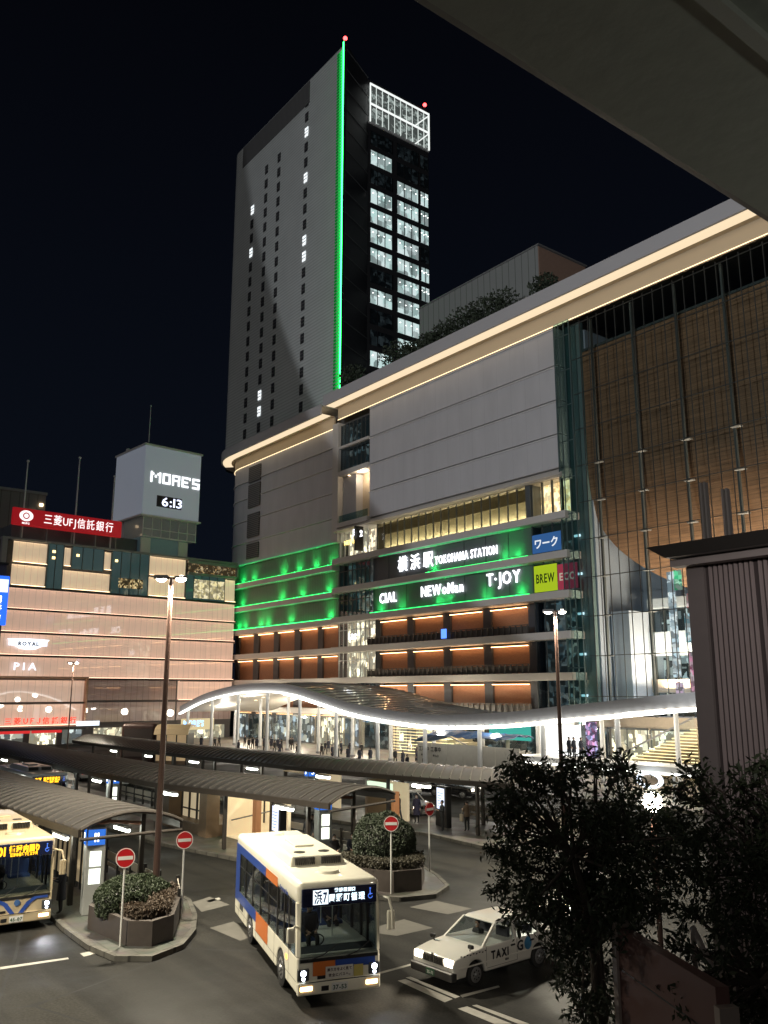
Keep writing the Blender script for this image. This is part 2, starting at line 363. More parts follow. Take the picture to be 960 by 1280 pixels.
tipC = [(-110,30),(-70,30),(-48,31.6),(-39,33.2),(-34,32.8),(-30,33.2),(-28.5,35),(-29.5,38),(-33,40.2),(-40,39.6),(-48,37.2),(-70,35.6),(-110,35.6)]
island(tipA, 'near bus platform paving'); island(tipB, 'middle bus platform paving'); island(tipC, 'far bus platform paving')
island([(-160,53),(-20,53),(20,60),(20,76),(-160,76)], 'paved forecourt along the station', M_pave2)
# painted markings
M_mark = mat('road_paint', (.30,.29,.26), .7, vary=.35, scale=6, detail=8)
M_patch = mat('pale_road_patch', (.095,.09,.078), .8, vary=.2, scale=3)
def mark(pts, m=M_mark, z=.004, name='road_marking'):
    structure(name, MB().add([(G(*p).x, G(*p).y, z) for p in pts], [tuple(range(len(pts)))]), m)
mark([(452,1164),(505,1149),(541,1160),(496,1170)], M_patch, name='road_patch')
mark([(240,1128),(262,1121),(287,1131),(252,1140)], M_patch, name='road_patch')
mark([(262,1160),(292,1152),(318,1170),(300,1176)], M_patch, name='road_patch')
mark([(512,1134),(545,1126),(590,1136),(560,1143)], M_patch, name='road_patch')
mark([(468,1217),(520,1203),(521,1205),(470,1219)])
mark([(575,1244),(623,1232),(625,1234),(578,1247)])
mark([(497,1226),(507,1224),(566,1249),(556,1253)]); mark([(507,1222),(513,1221),(575,1246),(569,1248)])
mark([(572,1261),(584,1258),(640,1280),(618,1280)]); mark([(590,1257),(596,1256),(662,1280),(648,1280)])
mark([(100,1192),(114,1189),(119,1192),(105,1196)]); mark([(0,1209),(85,1197),(86,1199),(0,1212)])
mark([(258,1126),(274,1122),(276,1124),(261,1128)])

# ================================================================== STATION BUILDING
SX0, SX1 = -143., -61.2
st = thing('station_building', (-100,75,0), 'long white panelled station building with glowing cornice, green sign bands and glass atrium', 'building', world=True)
# core (kept behind the fronts)
mb = MB(); arc = [(-151,90)]
for i in range(9):
    a = math.pi+ (math.pi/2)*i/8; arc.append((-142.2+7.3*math.cos(a), 84.5+7.3*math.sin(a)))
mb.prism(arc+[(-63.9,77.2),(-63.9,112),(-151,112)], 0, 53.3); mb.build('core_wall', mat('core_wall', (.16,.15,.14), .8), st)
def curve_path(x_right, y, r=8.5, x0=-142.5, n=10):
    """front line of the left end: straight along x then round the corner"""
    yc = y+r; p = [(x_right, y)]
    for i in range(n+1):
        a = -math.pi/2-(math.pi/2)*i/n; p.append((x0+r*math.cos(a), yc+r*math.sin(a)))
    p.append((x0-r, yc+22)); return p
def ribbon(path, z0, z1, th, name, m, parent):
    """vertical band of thickness th behind a path"""
    mb = MB(); n = len(path); inn = []
    for i, p in enumerate(path):
        a = Vector(path[max(i-1,0)]); b = Vector(path[min(i+1,n-1)]); d = (b-a).normalized(); q = Vector((-d.y, d.x))   # path runs -x then +y; inside is to its right
        inn.append((p[0]-q.x*th*-1*-1, p[1]-q.y*th))
    for i in range(n-1):
        a, b, c, d = path[i], path[i+1], inn[i+1], inn[i]
        mb.hexa([(a[0],a[1],z0),(b[0],b[1],z0),(c[0],c[1],z0),(d[0],d[1],z0)], [(a[0],a[1],z1),(b[0],b[1],z1),(c[0],c[1],z1),(d[0],d[1],z1)])
    return mb.build(name, m, parent)
# white panelled wall, main field, one part per storey with a shadow groove between
zs = [33.6,37.7,41.9,46.2,51.05]
M_white = striped('white_cladding', (.57,.56,.57), (.46,.45,.46), 0, 2.4, .985, rough=.55, noise=.05, nscale=(.5,.5,.15))
for a, b in zip(zs[:-1], zs[1:]):
    MB().box(-101,75.,a+.09,-63.7,77.15,b-.03).build('wall_panel', M_white, st, bevel=.05)
    MB().box(-101,74.85,b-.26,-63.7,74.98,b-.12).build('groove_lip', mat('groove', (.66,.65,.64), .6), st)
# left field
zl = [31.0,35.0,39.2,43.4,46.7,49.95]
for a, b in zip(zl[:-1], zl[1:]): ribbon(curve_path(-110.2,75.), a+.07, b-.07, .8, 'wall_panel', M_white, st)
for z in zl[1:-1]: ribbon(curve_path(-110.2,74.8), z-.02, z+.12, .15, 'groove_lip', MATS['groove'], st)
M_louv = striped('louvre', (.06,.06,.06), (.20,.19,.18), 2, .35, .5)
for z0, z1 in ((46.2,49.2),(41.4,45.8),(35.8,40.2),(31.8,34.6)):
    MB().box(-138.6,74.7,z0,-134.3,74.95,z1).build('louvre', M_louv, st)
# cornices
def cornice(xr, xl, z, left_round, yf=72.2, yw=74.85, hf=1.74, zb=51.1):
    yc = 83.5
    cp = lambda y: curve_path(xr-.01, y, yc-y, -142.5)
    line = (lambda y: cp(y)) if left_round else (lambda y: [(xr,y),(xl,y)])
    f = ribbon(line(yf), z-hf, z, .3, 'cornice', mat('cornice_fascia', (.58,.56,.56), .5, vary=.04, scale=.2), st)
    def strip(y0, z0, y1, z1, th, name, m, par, cut=99):
        a_, b_ = line(y0)[:cut], line(y1)[:cut]; mb = MB()
        for i in range(len(a_)-1):
            a,b,c,d = a_[i],a_[i+1],b_[i+1],b_[i]
            mb.hexa([(a[0],a[1],z0),(b[0],b[1],z0),(c[0],c[1],z1),(d[0],d[1],z1)], [(a[0],a[1],z0+th),(b[0],b[1],z0+th),(c[0],c[1],z1+th),(d[0],d[1],z1+th)])
        return mb.build(name, m, par)
    strip(yf+.31, z-hf+.02, yf+1.95, z-hf+.02, .1, 'light_strip', E_cornice, f, 7)
    strip(yf+1.96, z-hf+.05, yw+.1, z-hf+.05, .1, 'soffit', mat('cornice_soffit', (.66,.54,.38), .6, vary=.05, scale=.3), f)
    ribbon(line(yw+.06), zb, z-hf+.04, .3, 'upper_wall', MATS['cornice_soffit'], f)
    ribbon(line(yw-.02)[:7], zb-.02, zb+.05, .06, 'light_strip', emis('cornice_foot_led', (1.,.76,.45), 2.6), f)
    mb = MB()
    if left_round: mb.prism(list(line(yf+.3))+[(-150,112),(xr,112)], z-.3, z-.14)
    else: mb.box(xl,yf+.3,z-.3,xr,112,z-.14)
    mb.build('roof', M_conc, st)
cornice(-20., -109.5, 54.78, False)
cornice(-110.6, 0, 53.6, True, hf=1.7, zb=49.9)
MB().box(-109.9,72.2,53.04,-109.52,75,54.78).build('cornice_end', MATS['cornice_fascia'], st)
MB().box(-110.5,74.6,31,-108.9,77,50.5).build('pier', M_ledge, st)
# glass bay over the corner column
for z0, z1, rm in ((46.4,50.0,'d'),(42.4,46.0,'d')):
    w = MB().box(-108.8,75.2,z0,-101.2,75.26,z1).build('bay_window', G_dark, st)
    mbm = MB()
    for i in range(8): x = -108.8+7.6*i/7; mbm.box(x-.05,75.1,z0,x+.05,75.2,z1)
    mbm.build('mullion', M_mull, w)
    MB().box(-108.8,76.6,z0,-101.2,76.7,z1).build('interior', RM_dim, w)
MB().box(-109,74.7,46.0,-101,76,46.4).build('ledge', M_ledge, st)
lg = MB().box(-108.8,76.9,33.8,-101.2,77.1,41.6).build('loggia_wall', mat('loggia_beige', (.55,.45,.33), .7), st)
MB().box(-108.8,75.6,34,-105.3,76.9,41.4).build('loggia_pier', M_white, lg)
MB().box(-108.9,74.7,41.5,-101.1,77,42.3).build('ledge', M_ledge, st)
MB().box(-109,74.5,33.2,-101,77,33.9).build('ledge', M_ledge, st)
MB().box(-108.8,74.8,33.9,-101.2,74.85,35.1).build('balustrade', G_teal, st)
for x in (-107,-104.4,-102.2): MB().box(x-.12,75.3,41.42,x+.12,75.6,41.5).build('downlight', E_warm, st)
lamp('loggia_light','POINT',(-103.6,75.6,40.8),260,(1,.8,.55),.2)
# storey ledges -------------------------------------------------
FL = [33.5, 28.25, 23.72, 19.19, 14.66, 10.13, 5.6]
for k, z in enumerate(FL[1:], 1):
    th = .85 if k < 6 else 1.1
    MB().box(-109.6,74.1,z-th,-62.6,76.9,z).build('ledge', M_ledge, st, bevel=.04)
    p = curve_path(-109.9,74.4, 9.1); zq = {1:27.5,2:23.2,3:19.05}.get(k, z-.05)
    ribbon(p, zq-.85, zq, 2.4, 'ledge', M_ledge, st)
MB().prismx([(74.2,32.6),(75.4,33.6),(77,33.6),(77,32.4),(74.6,32.4)], -109.4, -63.3).build('ledge', M_ledge, st)
# warm glazed gallery under the white field
gal = MB().box(-99.2,75.3,28.3,-69.4,75.36,32.35).build('gallery_glazing', glass('gallery_glass', (.75,.72,.6), .08), st)
mbm = MB()
for i in range(20): x = -99.2+29.8*i/19; mbm.box(x-.08,75.15,28.3,x+.08,75.28,32.4)
mbm.build('mullion', M_mull, gal)
MB().box(-99.2,76.6,28.4,-69.4,76.85,32.4).build('gallery_wall', mat('gallery_wall', (.80,.77,.66), .6), gal)
MB().box(-99.0,76.0,28.32,-69.6,76.2,28.5).build('light_strip', emis('gallery_led', (1.,.90,.66), 30.), gal)
MB().box(-99.2,76.2,30.9,-69.4,76.5,32.4).build('blind', mat('blind', (.25,.23,.18), .8), gal)
w = MB().box(-68.4,75.3,28.3,-63.8,75.36,32.35).build('corner_window', G_clear, st)
mbm = MB()
for i in range(4): x = -68.4+4.6*i/3; mbm.box(x-.07,75.1,28.3,x+.07,75.4,32.4)
mbm.build('mullion', M_mull, w)
MB().box(-68.4,76.7,28.4,-63.8,76.8,32.4).build('interior', room('bright_room', (1.,.82,.50), (1.,.62,.25), 2.2, .9, .7, thr=.3, base=.45), w)
MB().box(-69.3,74.9,28.2,-68.5,76.9,32.4).build('pier', M_darkpan, st)
w = MB().box(-108.8,75.3,28.3,-101.6,75.36,32.3).build('bay_window', G_clear, st)
mbm = MB()
for i in range(7): x = -108.8+7.2*i/6; mbm.box(x-.07,75.15,28.3,x+.07,75.28,32.3)
mbm.build('mullion', M_steelw, w); MB().box(-108.8,76.7,28.4,-101.6,76.8,32.3).build('interior', RM_warm, w)
# sign bands
M_band = mat('sign_band_panel', (.11,.12,.13), .42, vary=.05, scale=.4)
for z0, z1 in ((23.72,27.4),(19.19,22.87)):
    b_ = MB().box(-100.8,75.6,z0,-69.0,76.9,z1).build('sign_band', M_band, st)
    mbm = MB()
    for x in (-97,-93,-81,-77,-73): mbm.box(x-.03,75.57,z0,x+.03,75.6,z1)
    mbm.build('seam', M_black, b_)
def band_leds(x0, x1, z, y, parent, spots, up=1.0):
    MB().box(x0,y-.80,z+.01,x1,y-.66,z+.15).build('light_strip', emis('green_line', (.02,1.,.16), 4.5), parent)
    for s in spots:
        MB().box(s-.15,y-1.1,z+.01,s+.15,y-.95,z+.10).build('green_lamp', emis('green_spot', (.03,1.,.18), 8.), parent)
        lamp('green_spotlight','SPOT',(s,y-.92,z+.14),430,(.02,1.,.16),.08,(s,y,z+up),R(120),1.)
band_leds(-100.6,-69.2,19.2,75.6,st,(-98.8,-94,-86,-84,-77,-71))
band_leds(-88,-69.2,23.74,75.6,st,(-73.5,-71.5,-87))
for z in (22.87,27.4): MB().box(-98,74.5,z-.12,-70,74.62,z-.04).build('light_strip', emis('green_line_weak', (.1,1.,.35), .6), st)
def sign(name, body, px, py, h, fit, bold=.008, gap=.16):
    p = onY(px, py, 75.4); text(name, body, h, E_white, st, (p.x, 75.38, p.z), FY, .12, bold, fit=fit, gap=gap)
sign('lettering','横浜駅',519,702,2.3,7.6,.02,.30)
sign('lettering','YOKOHAMA STATION',581,694,1.6,11.8,.004,.16)
sign('lettering','CIAL',485,747,2.0,3.9,.02)
sign('lettering','NEWoMan',552,736.5,2.0,8.4,.02)
sign('lettering','T·JOY',629,725,2.2,5.7,.02)
# blue street sign fixed to the pier
q = thing('blade_sign', (-101.2,74.0,28.6), 'small dark blade sign with glowing white characters beside the glazed gallery', 'sign', world=True)
MB().box(-101.5,72.6,28.5,-101.3,74.1,32.2).build('board', M_black, q)
text('lettering','EI',1.3,E_white,q,(-102.2,73.2,31.4),FY,.06,.04); text('lettering','2',1.3,E_white,q,(-100.6,73.2,31.0),FY,.06,.04)
text('lettering','NEWoMan',.9,emis('yellow_lettering',(1.,.72,.2),3.),st,(-105.2,75.0,30.6),FY,.05,.03,fit=4.6)
# glass bay on every lower storey
bays = [(23.75,27.35,G_teal,RM_dim),(19.2,22.85,G_teal,RM_dim),(14.7,18.3,G_clear,RM_warm),(10.15,13.8,G_clear,RM_warm),(5.6,9.3,G_dark,RM_dim)]
for z0, z1, g_, rm in bays:
    w = MB().box(-108.8,75.2,z0,-101.0,75.26,z1).build('bay_window', g_, st)
    mbm = MB()
    for i in range(8): x = -108.8+7.8*i/7; mbm.box(x-.05,75.08,z0,x+.05,75.19,z1)
    mbm.box(-108.8,75.,(z0+z1)/2+.6,-101,75.3,(z0+z1)/2+.7); mbm.build('mullion', M_mull if g_ is not G_clear else M_steelw, w)
    MB().box(-108.8,76.7,z0,-101.0,76.8,z1).build('interior', rm, w)
    # right end windows of the storey
    if z0 > 19 :
        w = MB().box(-68.8,75.2,z0,-63.9,75.26,z1).build('end_window', G_teal, st)
    else:
        w = MB().box(-68.6,75.2,z0,-63.9,75.26,z1).build('end_window', G_dark, st)
    mbm = MB()
    for i in range(4): x = -68.6+4.7*i/3; mbm.box(x-.05,75.08,z0,x+.05,75.19,z1)
    mbm.build('mullion', M_mull, w); MB().box(-68.6,76.7,z0,-63.9,76.8,z1).build('interior', RM_dim, w)
text('lettering','LEC',1.1,E_white,st,(-105,74.9,16.1),FY,.05,.04)
# posters behind the end windows
def poster(x0,x1,z0,z1,bg,name,body=None,fg=None,h=1.,parent=st,y=75.1):
    b_ = MB().box(x0,y-.04,z0,x1,y,z1).build(name, bg, parent)
    if body: text('lettering',body,h,fg,b_,((x0+x1)/2,y-.07,(z0+z1)/2),FY,.02,.03,fit=(x1-x0)*.8)
    return b_
poster(-68.6,-64.2,24.0,26.2,emis('blue_poster',(.10,.32,.85),.32),'poster','ワーク',emis('poster_white',(.9,.95,1),.9),1.3)
poster(-68.5,-65.0,19.4,22.5,emis('yellow_poster',(.62,.85,.03),.6),'poster','BREW',emis('poster_dark',(.05,.10,.02),.3),1.5)
poster(-64.9,-62.0,19.4,22.3,emis('red_poster',(.55,.07,.12),.5),'poster','ECO',emis('poster_pale',(.9,.75,.6),.5),1.2)
# brick-coloured storeys with top-lit panels
M_brick = striped('brick_panel', (.36,.18,.10), (.24,.12,.07), 2, .09, .82, noise=.18, nscale=(2,2,18))
M_col = mat('dark_column', (.07,.075,.085), .5)
XP = [(-99.7,-93.6),(-92.2,-86.0),(-84.6,-78.4),(-77.0,-70.7)]
XL = [(-142.8,-137.4),(-135.6,-130.3),(-128.7,-123.5),(-121.7,-116.4),(-115.0,-110.6)]
for z in (14.66,10.13,5.6,1.07):
    top = z+3.35
    for a, b in XP+XL:
        pn = MB().box(a,76.5,z,b,76.9,top).build('brick_panel', M_brick, st)
        MB().box(a+.1,76.0,top-.09,b-.1,76.14,top-.02).build('light_strip', E_brick, pn)
    for seq, e0, e1 in ((XP,-101.,-69.0),(XL,-144.2,-109.9)):
        xs = [e0]+[v for ab in seq for v in ab]+[e1]
        for i in range(0, len(xs), 2):
            if xs[i+1]-xs[i] > .3: MB().box(xs[i],76.2,z,xs[i+1],76.8,top+.4).build('column', M_col, st)
for z in (14.66,10.13,5.6):
    mb = MB()
    for i in range(34): x = -100.4+31.2*i/33; mb.box(x-.09,74.3,z,x+.09,74.42,z+1.0)
    mb.box(-100.6,74.28,z+1.0,-69.1,74.44,z+1.08); mb.box(-100.6,74.5,z+.05,-69.1,74.53,z+.9); mb.build('railing', mat('railing', (.09,.08,.07), .5), st)
# green lit bands on the left wing
M_gwall = striped('ribbed_dark_wall', (.20,.21,.20), (.13,.135,.13), 0, .5, .85, rough=.6)
for z0, z1, sp in ((27.52,30.95,(-141,-137,-126.5,-121.5,-116.4,-111.5)),(23.22,26.6,(-141,-127,-120.5,-112.5)),(19.07,22.3,(-142,-139.8,-134,-131.5,-123.8,-112))):
    b_ = MB().box(-144.5,75.7,z0,-109.9,76.9,z1).build('green_band', M_gwall, st)
    band_leds(-144.3,-110.1,z0,75.7,b_,sp,1.1)
    MB().box(-144.3,74.62,z1+.0,-110.1,74.7,z1+.07).build('light_strip', emis('green_line_weak', (.1,1.,.35), .6), b_)
MB().box(-84.2,74.2,14.8,-83.2,74.27,16.0).build('notice', emis('blue_notice',(.10,.25,1.),2.), st)
# teal glazed corner shaft
sh = MB().box(-63.6,74.7,4.6,-61.3,74.76,51.2).build('corner_glazing', G_teal, st)
mbm = MB()
for x in (-63.6,-62.9,-62.1,-61.3): mbm.box(x-.05,74.6,4.6,x+.05,74.69,51.0)
for i in range(11): z = 6.3+4.3*i; mbm.box(-63.6,74.6,z-.05,-61.3,74.69,z+.05)
mbm.build('mullion', mat('teal_metal',(.12,.18,.18),.4,.4), sh)
MB().box(-63.8,76.6,4.6,-61.2,77.1,51.4).build('shaft_wall', mat('shaft_teal',(.13,.19,.19),.5,vary=.2,scale=.6), sh)
for z in (7.5,12,16.5,21,25.4): MB().box(-63.2,76.2,z,-62.4,76.4,z+.25).build('shaft_light', emis('shaft_glow',(.6,.9,1.),1.3), sh)
# ---- atrium
AX0, AX1 = -61.2, -10.
at_ = MB().box(AX0,74.98,6.2,AX1,75.04,50.6).build('curtain_glazing', G_curtain, st)
mbm = MB(); x = AX0+1.25
while x < AX1: mbm.box(x-.035,74.9,6.2,x+.035,74.97,50.6); x += 1.25
for i in range(11):
    z = 7.55+4.27*i; mbm.box(AX0,74.87,z-.04,AX1,74.975,z+.04)
mbm.build('mullion', mat('thin_mullion',(.10,.105,.10),.35,.6), at_)
for i, x in enumerate((-59.0,-53.4,-47.9,-42.4,-36.9,-31.4)):
    MB().box(x-.11,75.7,5.5,x+.11,76.0,50.6).build('wind_column', mat('wind_column',(.10,.11,.11),.5,.2), st)
mbm = MB()
for z in (11.8,16.1,20.4,24.6,28.9,33.2):
    for x in (-59.0,-53.4,-47.9,-42.4,-36.9):
        mbm.box(x-.1,75.15,z-.05,x+.9,75.8,z+.04)
mbm.build('bracket', M_grey, at_)
# wood lined bowl wall inside the atrium
def xl(z):      # left edge of the wooden surface
    if z > 30: return -61.15
    t = (30-z)/13.2
    return -61.15+13.5*t**2.6
def wood(u, v):
    z = 16.8+(47.4-16.8)*(u**1.25); x0 = xl(z); x = x0+(AX1-x0)*v
    t = max(0, (34-z)/17.2)
    return (x, 76.75+6.6*t*t, z)
mb = MB(); NU, NV = 60, 30; vs = [wood(i/NU, j/NV) for i in range(NU+1) for j in range(NV+1)]
vs2 = [(x, y+.8, z+.3) for x,y,z in vs]; W = NV+1; N = len(vs); fs = []
for i in range(NU):
    for j in range(NV): a = i*W+j; fs += [(a,a+1,a+W+1,a+W),(N+a,N+a+W,N+a+W+1,N+a+1)]
for i in range(NU): a = i*W; fs.append((a,a+W,N+a+W,N+a))
for j in range(NV): a = j; fs.append((a,N+a,N+a+1,a+1))
mb.add(vs+vs2, fs)
M_wood = striped('wood_boards', (.26,.145,.08), (.10,.056,.034), 2, .42, .90, noise=.35, nscale=(.35,.35,6.), rough=.5)
mb.build('wood_wall', M_wood, st); MB().box(AX0,85.6,5.4,AX1,85.9,50.6).build('back_wall', mat('atrium_back',(.05,.065,.065),.6), st); MB().box(AX0,77.,47.6,AX1,85.4,47.9).build('atrium_ceiling', mat('atrium_back',(.05,.065,.065),.6), st)
# pale inner wall left of and below the bowl
def inner(x0,x1,y0,z0,z1,m,name,**k): return MB().box(x0,y0,z0,x1,y0+.3,z1).build(name, m, st)
inner(-61.1,-46.5,85.5,5.6,34,mat('inner_white',(.34,.38,.45),.6,vary=.04),'inner_wall')
MB().box(-61.3,77.2,5.6,-61.0,85.4,50.4).build('inner_side_wall', MATS['inner_white'], st)
MB().box(-60.7,78.9,5.7,-58.3,85.4,16.8).build('inner_pier', MATS['inner_white'], st)
# galleries inside
for z0, m_, mm in ((14.6,RM_cool,1),(9.4,RM_cool,1),(5.4,RM_warm,0)):
    g = MB().box(-58.2,83.2,z0,AX1,83.3,z0+2.5).build('gallery_window', G_clear, st)
    mbm = MB(); x = -58.2
    while x < AX1: mbm.box(x-.06,83.1,z0,x+.06,83.4,z0+2.5); x += 1.5
    mbm.build('mullion', M_mull, g); MB().box(-58.2,84.6,z0,AX1,84.7,z0+2.5).build('interior', room('atrium_room%d'%mm, (.65,.80,.85) if mm else (1.,.85,.6), (.9,.95,.9), .9, .45,.5, thr=.6, base=.05), g)
for z0, z1, c in ((11.95,14.5,(.50,.56,.62)),(7.95,9.35,(.45,.36,.28)),(5.0,5.4,(.5,.5,.5)),(17.15,18.2,(.5,.55,.6))):
    MB().box(-58.2,82.2,z0,AX1,85.4,z1).build('gallery_front', mat('gallery_front%d'%int(z0),c,.5), st)
MB().box(-60.7,77.3,4.9,AX1,85.4,5.35).build('atrium_floor', M_ledge, st)
for i in range(6):
    x = -54+i*8; lamp('atrium_uplight','AREA',(x,79.6,8.6),3300,(1.,.78,.58),5.,(x,80.5,20))
for i in range(3): lamp('atrium_light','POINT',(-55+i*9,78.6,8.0),330,(.80,.90,1.),.6)
# tall screens inside
for px, z0, z1, c, s in ((598+2,9.5,20,(.7,.85,1.),1.2),(843,9.5,20.5,(.65,.85,1.),1.),(863,6.6,12,(1.,.25,.5),.9),(862,13,16,(.3,.8,1.),.9),(866,16.5,18,(1.,.2,.2),.8),(845,7,9,(1.,.6,.9),.7),(852,18.5,20.6,(.1,.9,.4),.9)):
    if px < 700: continue
    p = onY(px, 800, 79.); MB().box(p.x-.42,79,z0,p.x+.42,79.2,z1).build('hanging_screen', room('screen%d'%px, c, (1,1,1), s, .8, .9, thr=.25, base=.3), st)
# ---- ground floor under the walkway roof
gf = MB().box(-143,76.4,0.15,-20,76.9,5.5)
gf.build('ground_floor_wall', mat('ground_floor_wall',(.45,.38,.30),.6,vary=.1), st)
rnd = random.Random(3)
x = -142.
while x < -24:
    w_ = rnd.choice([2.6,3.4,5.,6.5]); kind = rnd.random()
    rm = RM_warm if kind < .45 else (RM_cool if kind < .7 else RM_dim)
    wv = MB().box(x,75.6,.2,x+w_,75.66,4.2).build('shopfront', G_clear, st)
    mbm = MB(); nn = max(1, int(w_/2.2))
    for i in range(nn+1): xx = x+w_*i/nn; mbm.box(xx-.04,75.5,.2,xx+.04,75.58,4.3)
    mbm.box(x,75.5,4.2,x+w_,75.75,4.4); mbm.build('frame', M_mull, wv)
    MB().box(x,76.2,.2,x+w_,76.3,4.2).build('interior', rm, wv)
    x += w_+rnd.choice([.4,.8,1.6])
# bright shop and turquoise hoarding
poster(onY(671,930,74.9).x,onY(727,930,74.9).x,.9,4.9,emis('bright_shop',(1,1,.97),1.5),'shop_wall',y=74.9)
poster(onY(612,920,74.9).x,onY(664,920,74.9).x,2.5,4.3,emis('turquoise_screen',(.12,.85,.70),.5),'turquoise_panel',y=74.9)
poster(onY(733,930,74.6).x,onY(747,930,74.6).x,1.2,4.9,room('advert',(.9,.4,.7),(.5,.6,1.),1.1,1.2,1.,thr=.4),'advert_screen',y=74.6)
for lx in (-128,-112,-96,-80,-66,-50,-38): lamp('forecourt_light','POINT',(lx,70,4.2),1700,(1.,.88,.68),.6)
# ================================================================== OFFICE TOWER
TX, TY = -112.94, 78.
tw = thing('office_tower', (-135,78,55), 'tall grey office tower behind the station with a glowing green vertical edge', 'building', world=True)
q = (-116.5, 85.8)
poly = [(-112.94,78.3),(q[0],q[1]),(q[0],101),(-155,101),(-157.7,98)]
for i in range(7):
    a = math.pi+(math.pi/2)*i/6; poly.append((-154.5+3.2*math.cos(a), 81.2+2.9*math.sin(a)))
M_tower = striped('tower_louvres', (.64,.67,.66), (.50,.525,.52), 2, .62, .62, noise=.05, nscale=(.2,.2,.2), bump=.4)
mb = MB(); n = len(poly)
tops = [125.6,124.0,124.0,124.0,124.0]+[124.2+.15*i for i in range(7)]; 
mb.add([(x,y,53) for x,y in poly]+[(p_[0],p_[1],125.6 if i in (0,) or i >= 5 else 124.2) for i, p_ in enumerate(poly)],
       [tuple(reversed(range(n))), tuple(range(n,2*n))]+[(i,(i+1)%n,n+(i+1)%n,n+i) for i in range(n)])
wall = mb.build('wall', mat('tower_dark_wall',(.035,.035,.037),.4), tw)
# louvred screen on the broad face with a rounded corner
scr = [(-113.0,78.0)]+[(-154.3+3.6*math.cos(math.pi*1.5-(math.pi/2)*i/8), 81.6+3.6*math.sin(math.pi*1.5-(math.pi/2)*i/8)) for i in range(9)]+[(-157.9,97)]
mb = MB()
for a, b in zip(scr[:-1], scr[1:]):
    mb.hexa([(a[0],a[1],54),(b[0],b[1],54),(b[0]+.1,b[1]+.25,54),(a[0]-.1,a[1]+.25,54)], [(a[0],a[1],125.7),(b[0],b[1],125.7),(b[0]+.1,b[1]+.25,125.7),(a[0]-.1,a[1]+.25,125.7)])
mb.build('louvre_screen', M_tower, tw)
MB().box(-152,77.85,120.6,-125,77.97,125.4).build('top_grille', striped('top_grille',(.16,.16,.16),(.10,.10,.10),0,.5,.5), tw)
fin = MB().box(-113.02,77.6,54,-112.86,78.0,125.9).build('edge_fin', M_dark, tw)
MB().box(-113.06,77.48,54.2,-112.84,77.59,125.8).build('light_strip', emis('tower_green',(.03,1.,.13),11.), fin)
for xa_, xb_, e_ in ((-114.0,-113.1,1.5),(-114.7,-114.05,.5),(-115.5,-114.75,.14)):  # emissive louvre bars imitate green light fading away from the fin
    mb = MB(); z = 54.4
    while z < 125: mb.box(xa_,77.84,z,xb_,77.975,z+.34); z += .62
    mb.build('green_glow_louvre', emis('tower_louvre_glow%d'%int(e_*10),(.02,1.,.14),e_), fin)
# faint lines on the dark return face
d = Vector((q[0]+112.94, q[1]-78.3)); nrm = Vector((d.y,-d.x)).normalized()
for k in range(17):
    z = 58+4.15*k; a = Vector((-112.94,78.3))+nrm*.02; b = Vector(q)+nrm*.02; c = b+nrm*.08; e = a+nrm*.08
    MB().hexa([(a.x,a.y,z),(b.x,b.y,z),(c.x,c.y,z),(e.x,e.y,z)], [(a.x,a.y,z+.14),(b.x,b.y,z+.14),(c.x,c.y,z+.14),(e.x,e.y,z+.14)]).build('floor_trim', mat('floor_line',(.16,.16,.16),.5), tw)
# slim louvred windows of the broad face: column positions read at two heights
colsx = [(-146.9,9.),(-141.3,3.),(-136.2,1.8),(-125.9,0.)]
proto_d = None; proto_l = None
lit = {(0,13),(0,4),(3,18),(3,15),(3,10),(3,9),(2,1),(1,-1),(1,1),(1,2),(3,5)}
n_w = 0
W_D = mat('slim_window_dark', (.045,.045,.05), .3); W_L = room('slim_window_lit', (.85,.95,1.),(1,1,1),1.4,1.,1.,thr=.1,base=.6)
for ci in range(4):
    xw = colsx[ci][0]
    for k in range(20):
        z = 57.5+3.3*k
        if ci == 0 and k > 15: continue
        if ci == 2 and k > 17: continue
        if ci == 1 and k > 17: continue
        on = (ci, k) in ((0,12),(0,15),(3,17),(3,14),(3,10),(3,9),(1,2),(1,1))
        key = proto_l if on else proto_d
        if key is None:
            mb = MB().box(-.55,-.08,0,.55,0,1.9)
            o = mb.build('slim_window', W_L if on else W_D, tw, local=True); MB().box(-.6,-.12,.55,.6,-.082,.66).box(-.6,-.12,1.2,.6,-.082,1.31).build('bar', mat('tower_bar',(.2,.2,.2),.5), o, local=True)
            if on: proto_l = o
            else: proto_d = o
        else: o = copy_tree(key, tw)
        o.location = (xw+135, 77.96-78, z-55)
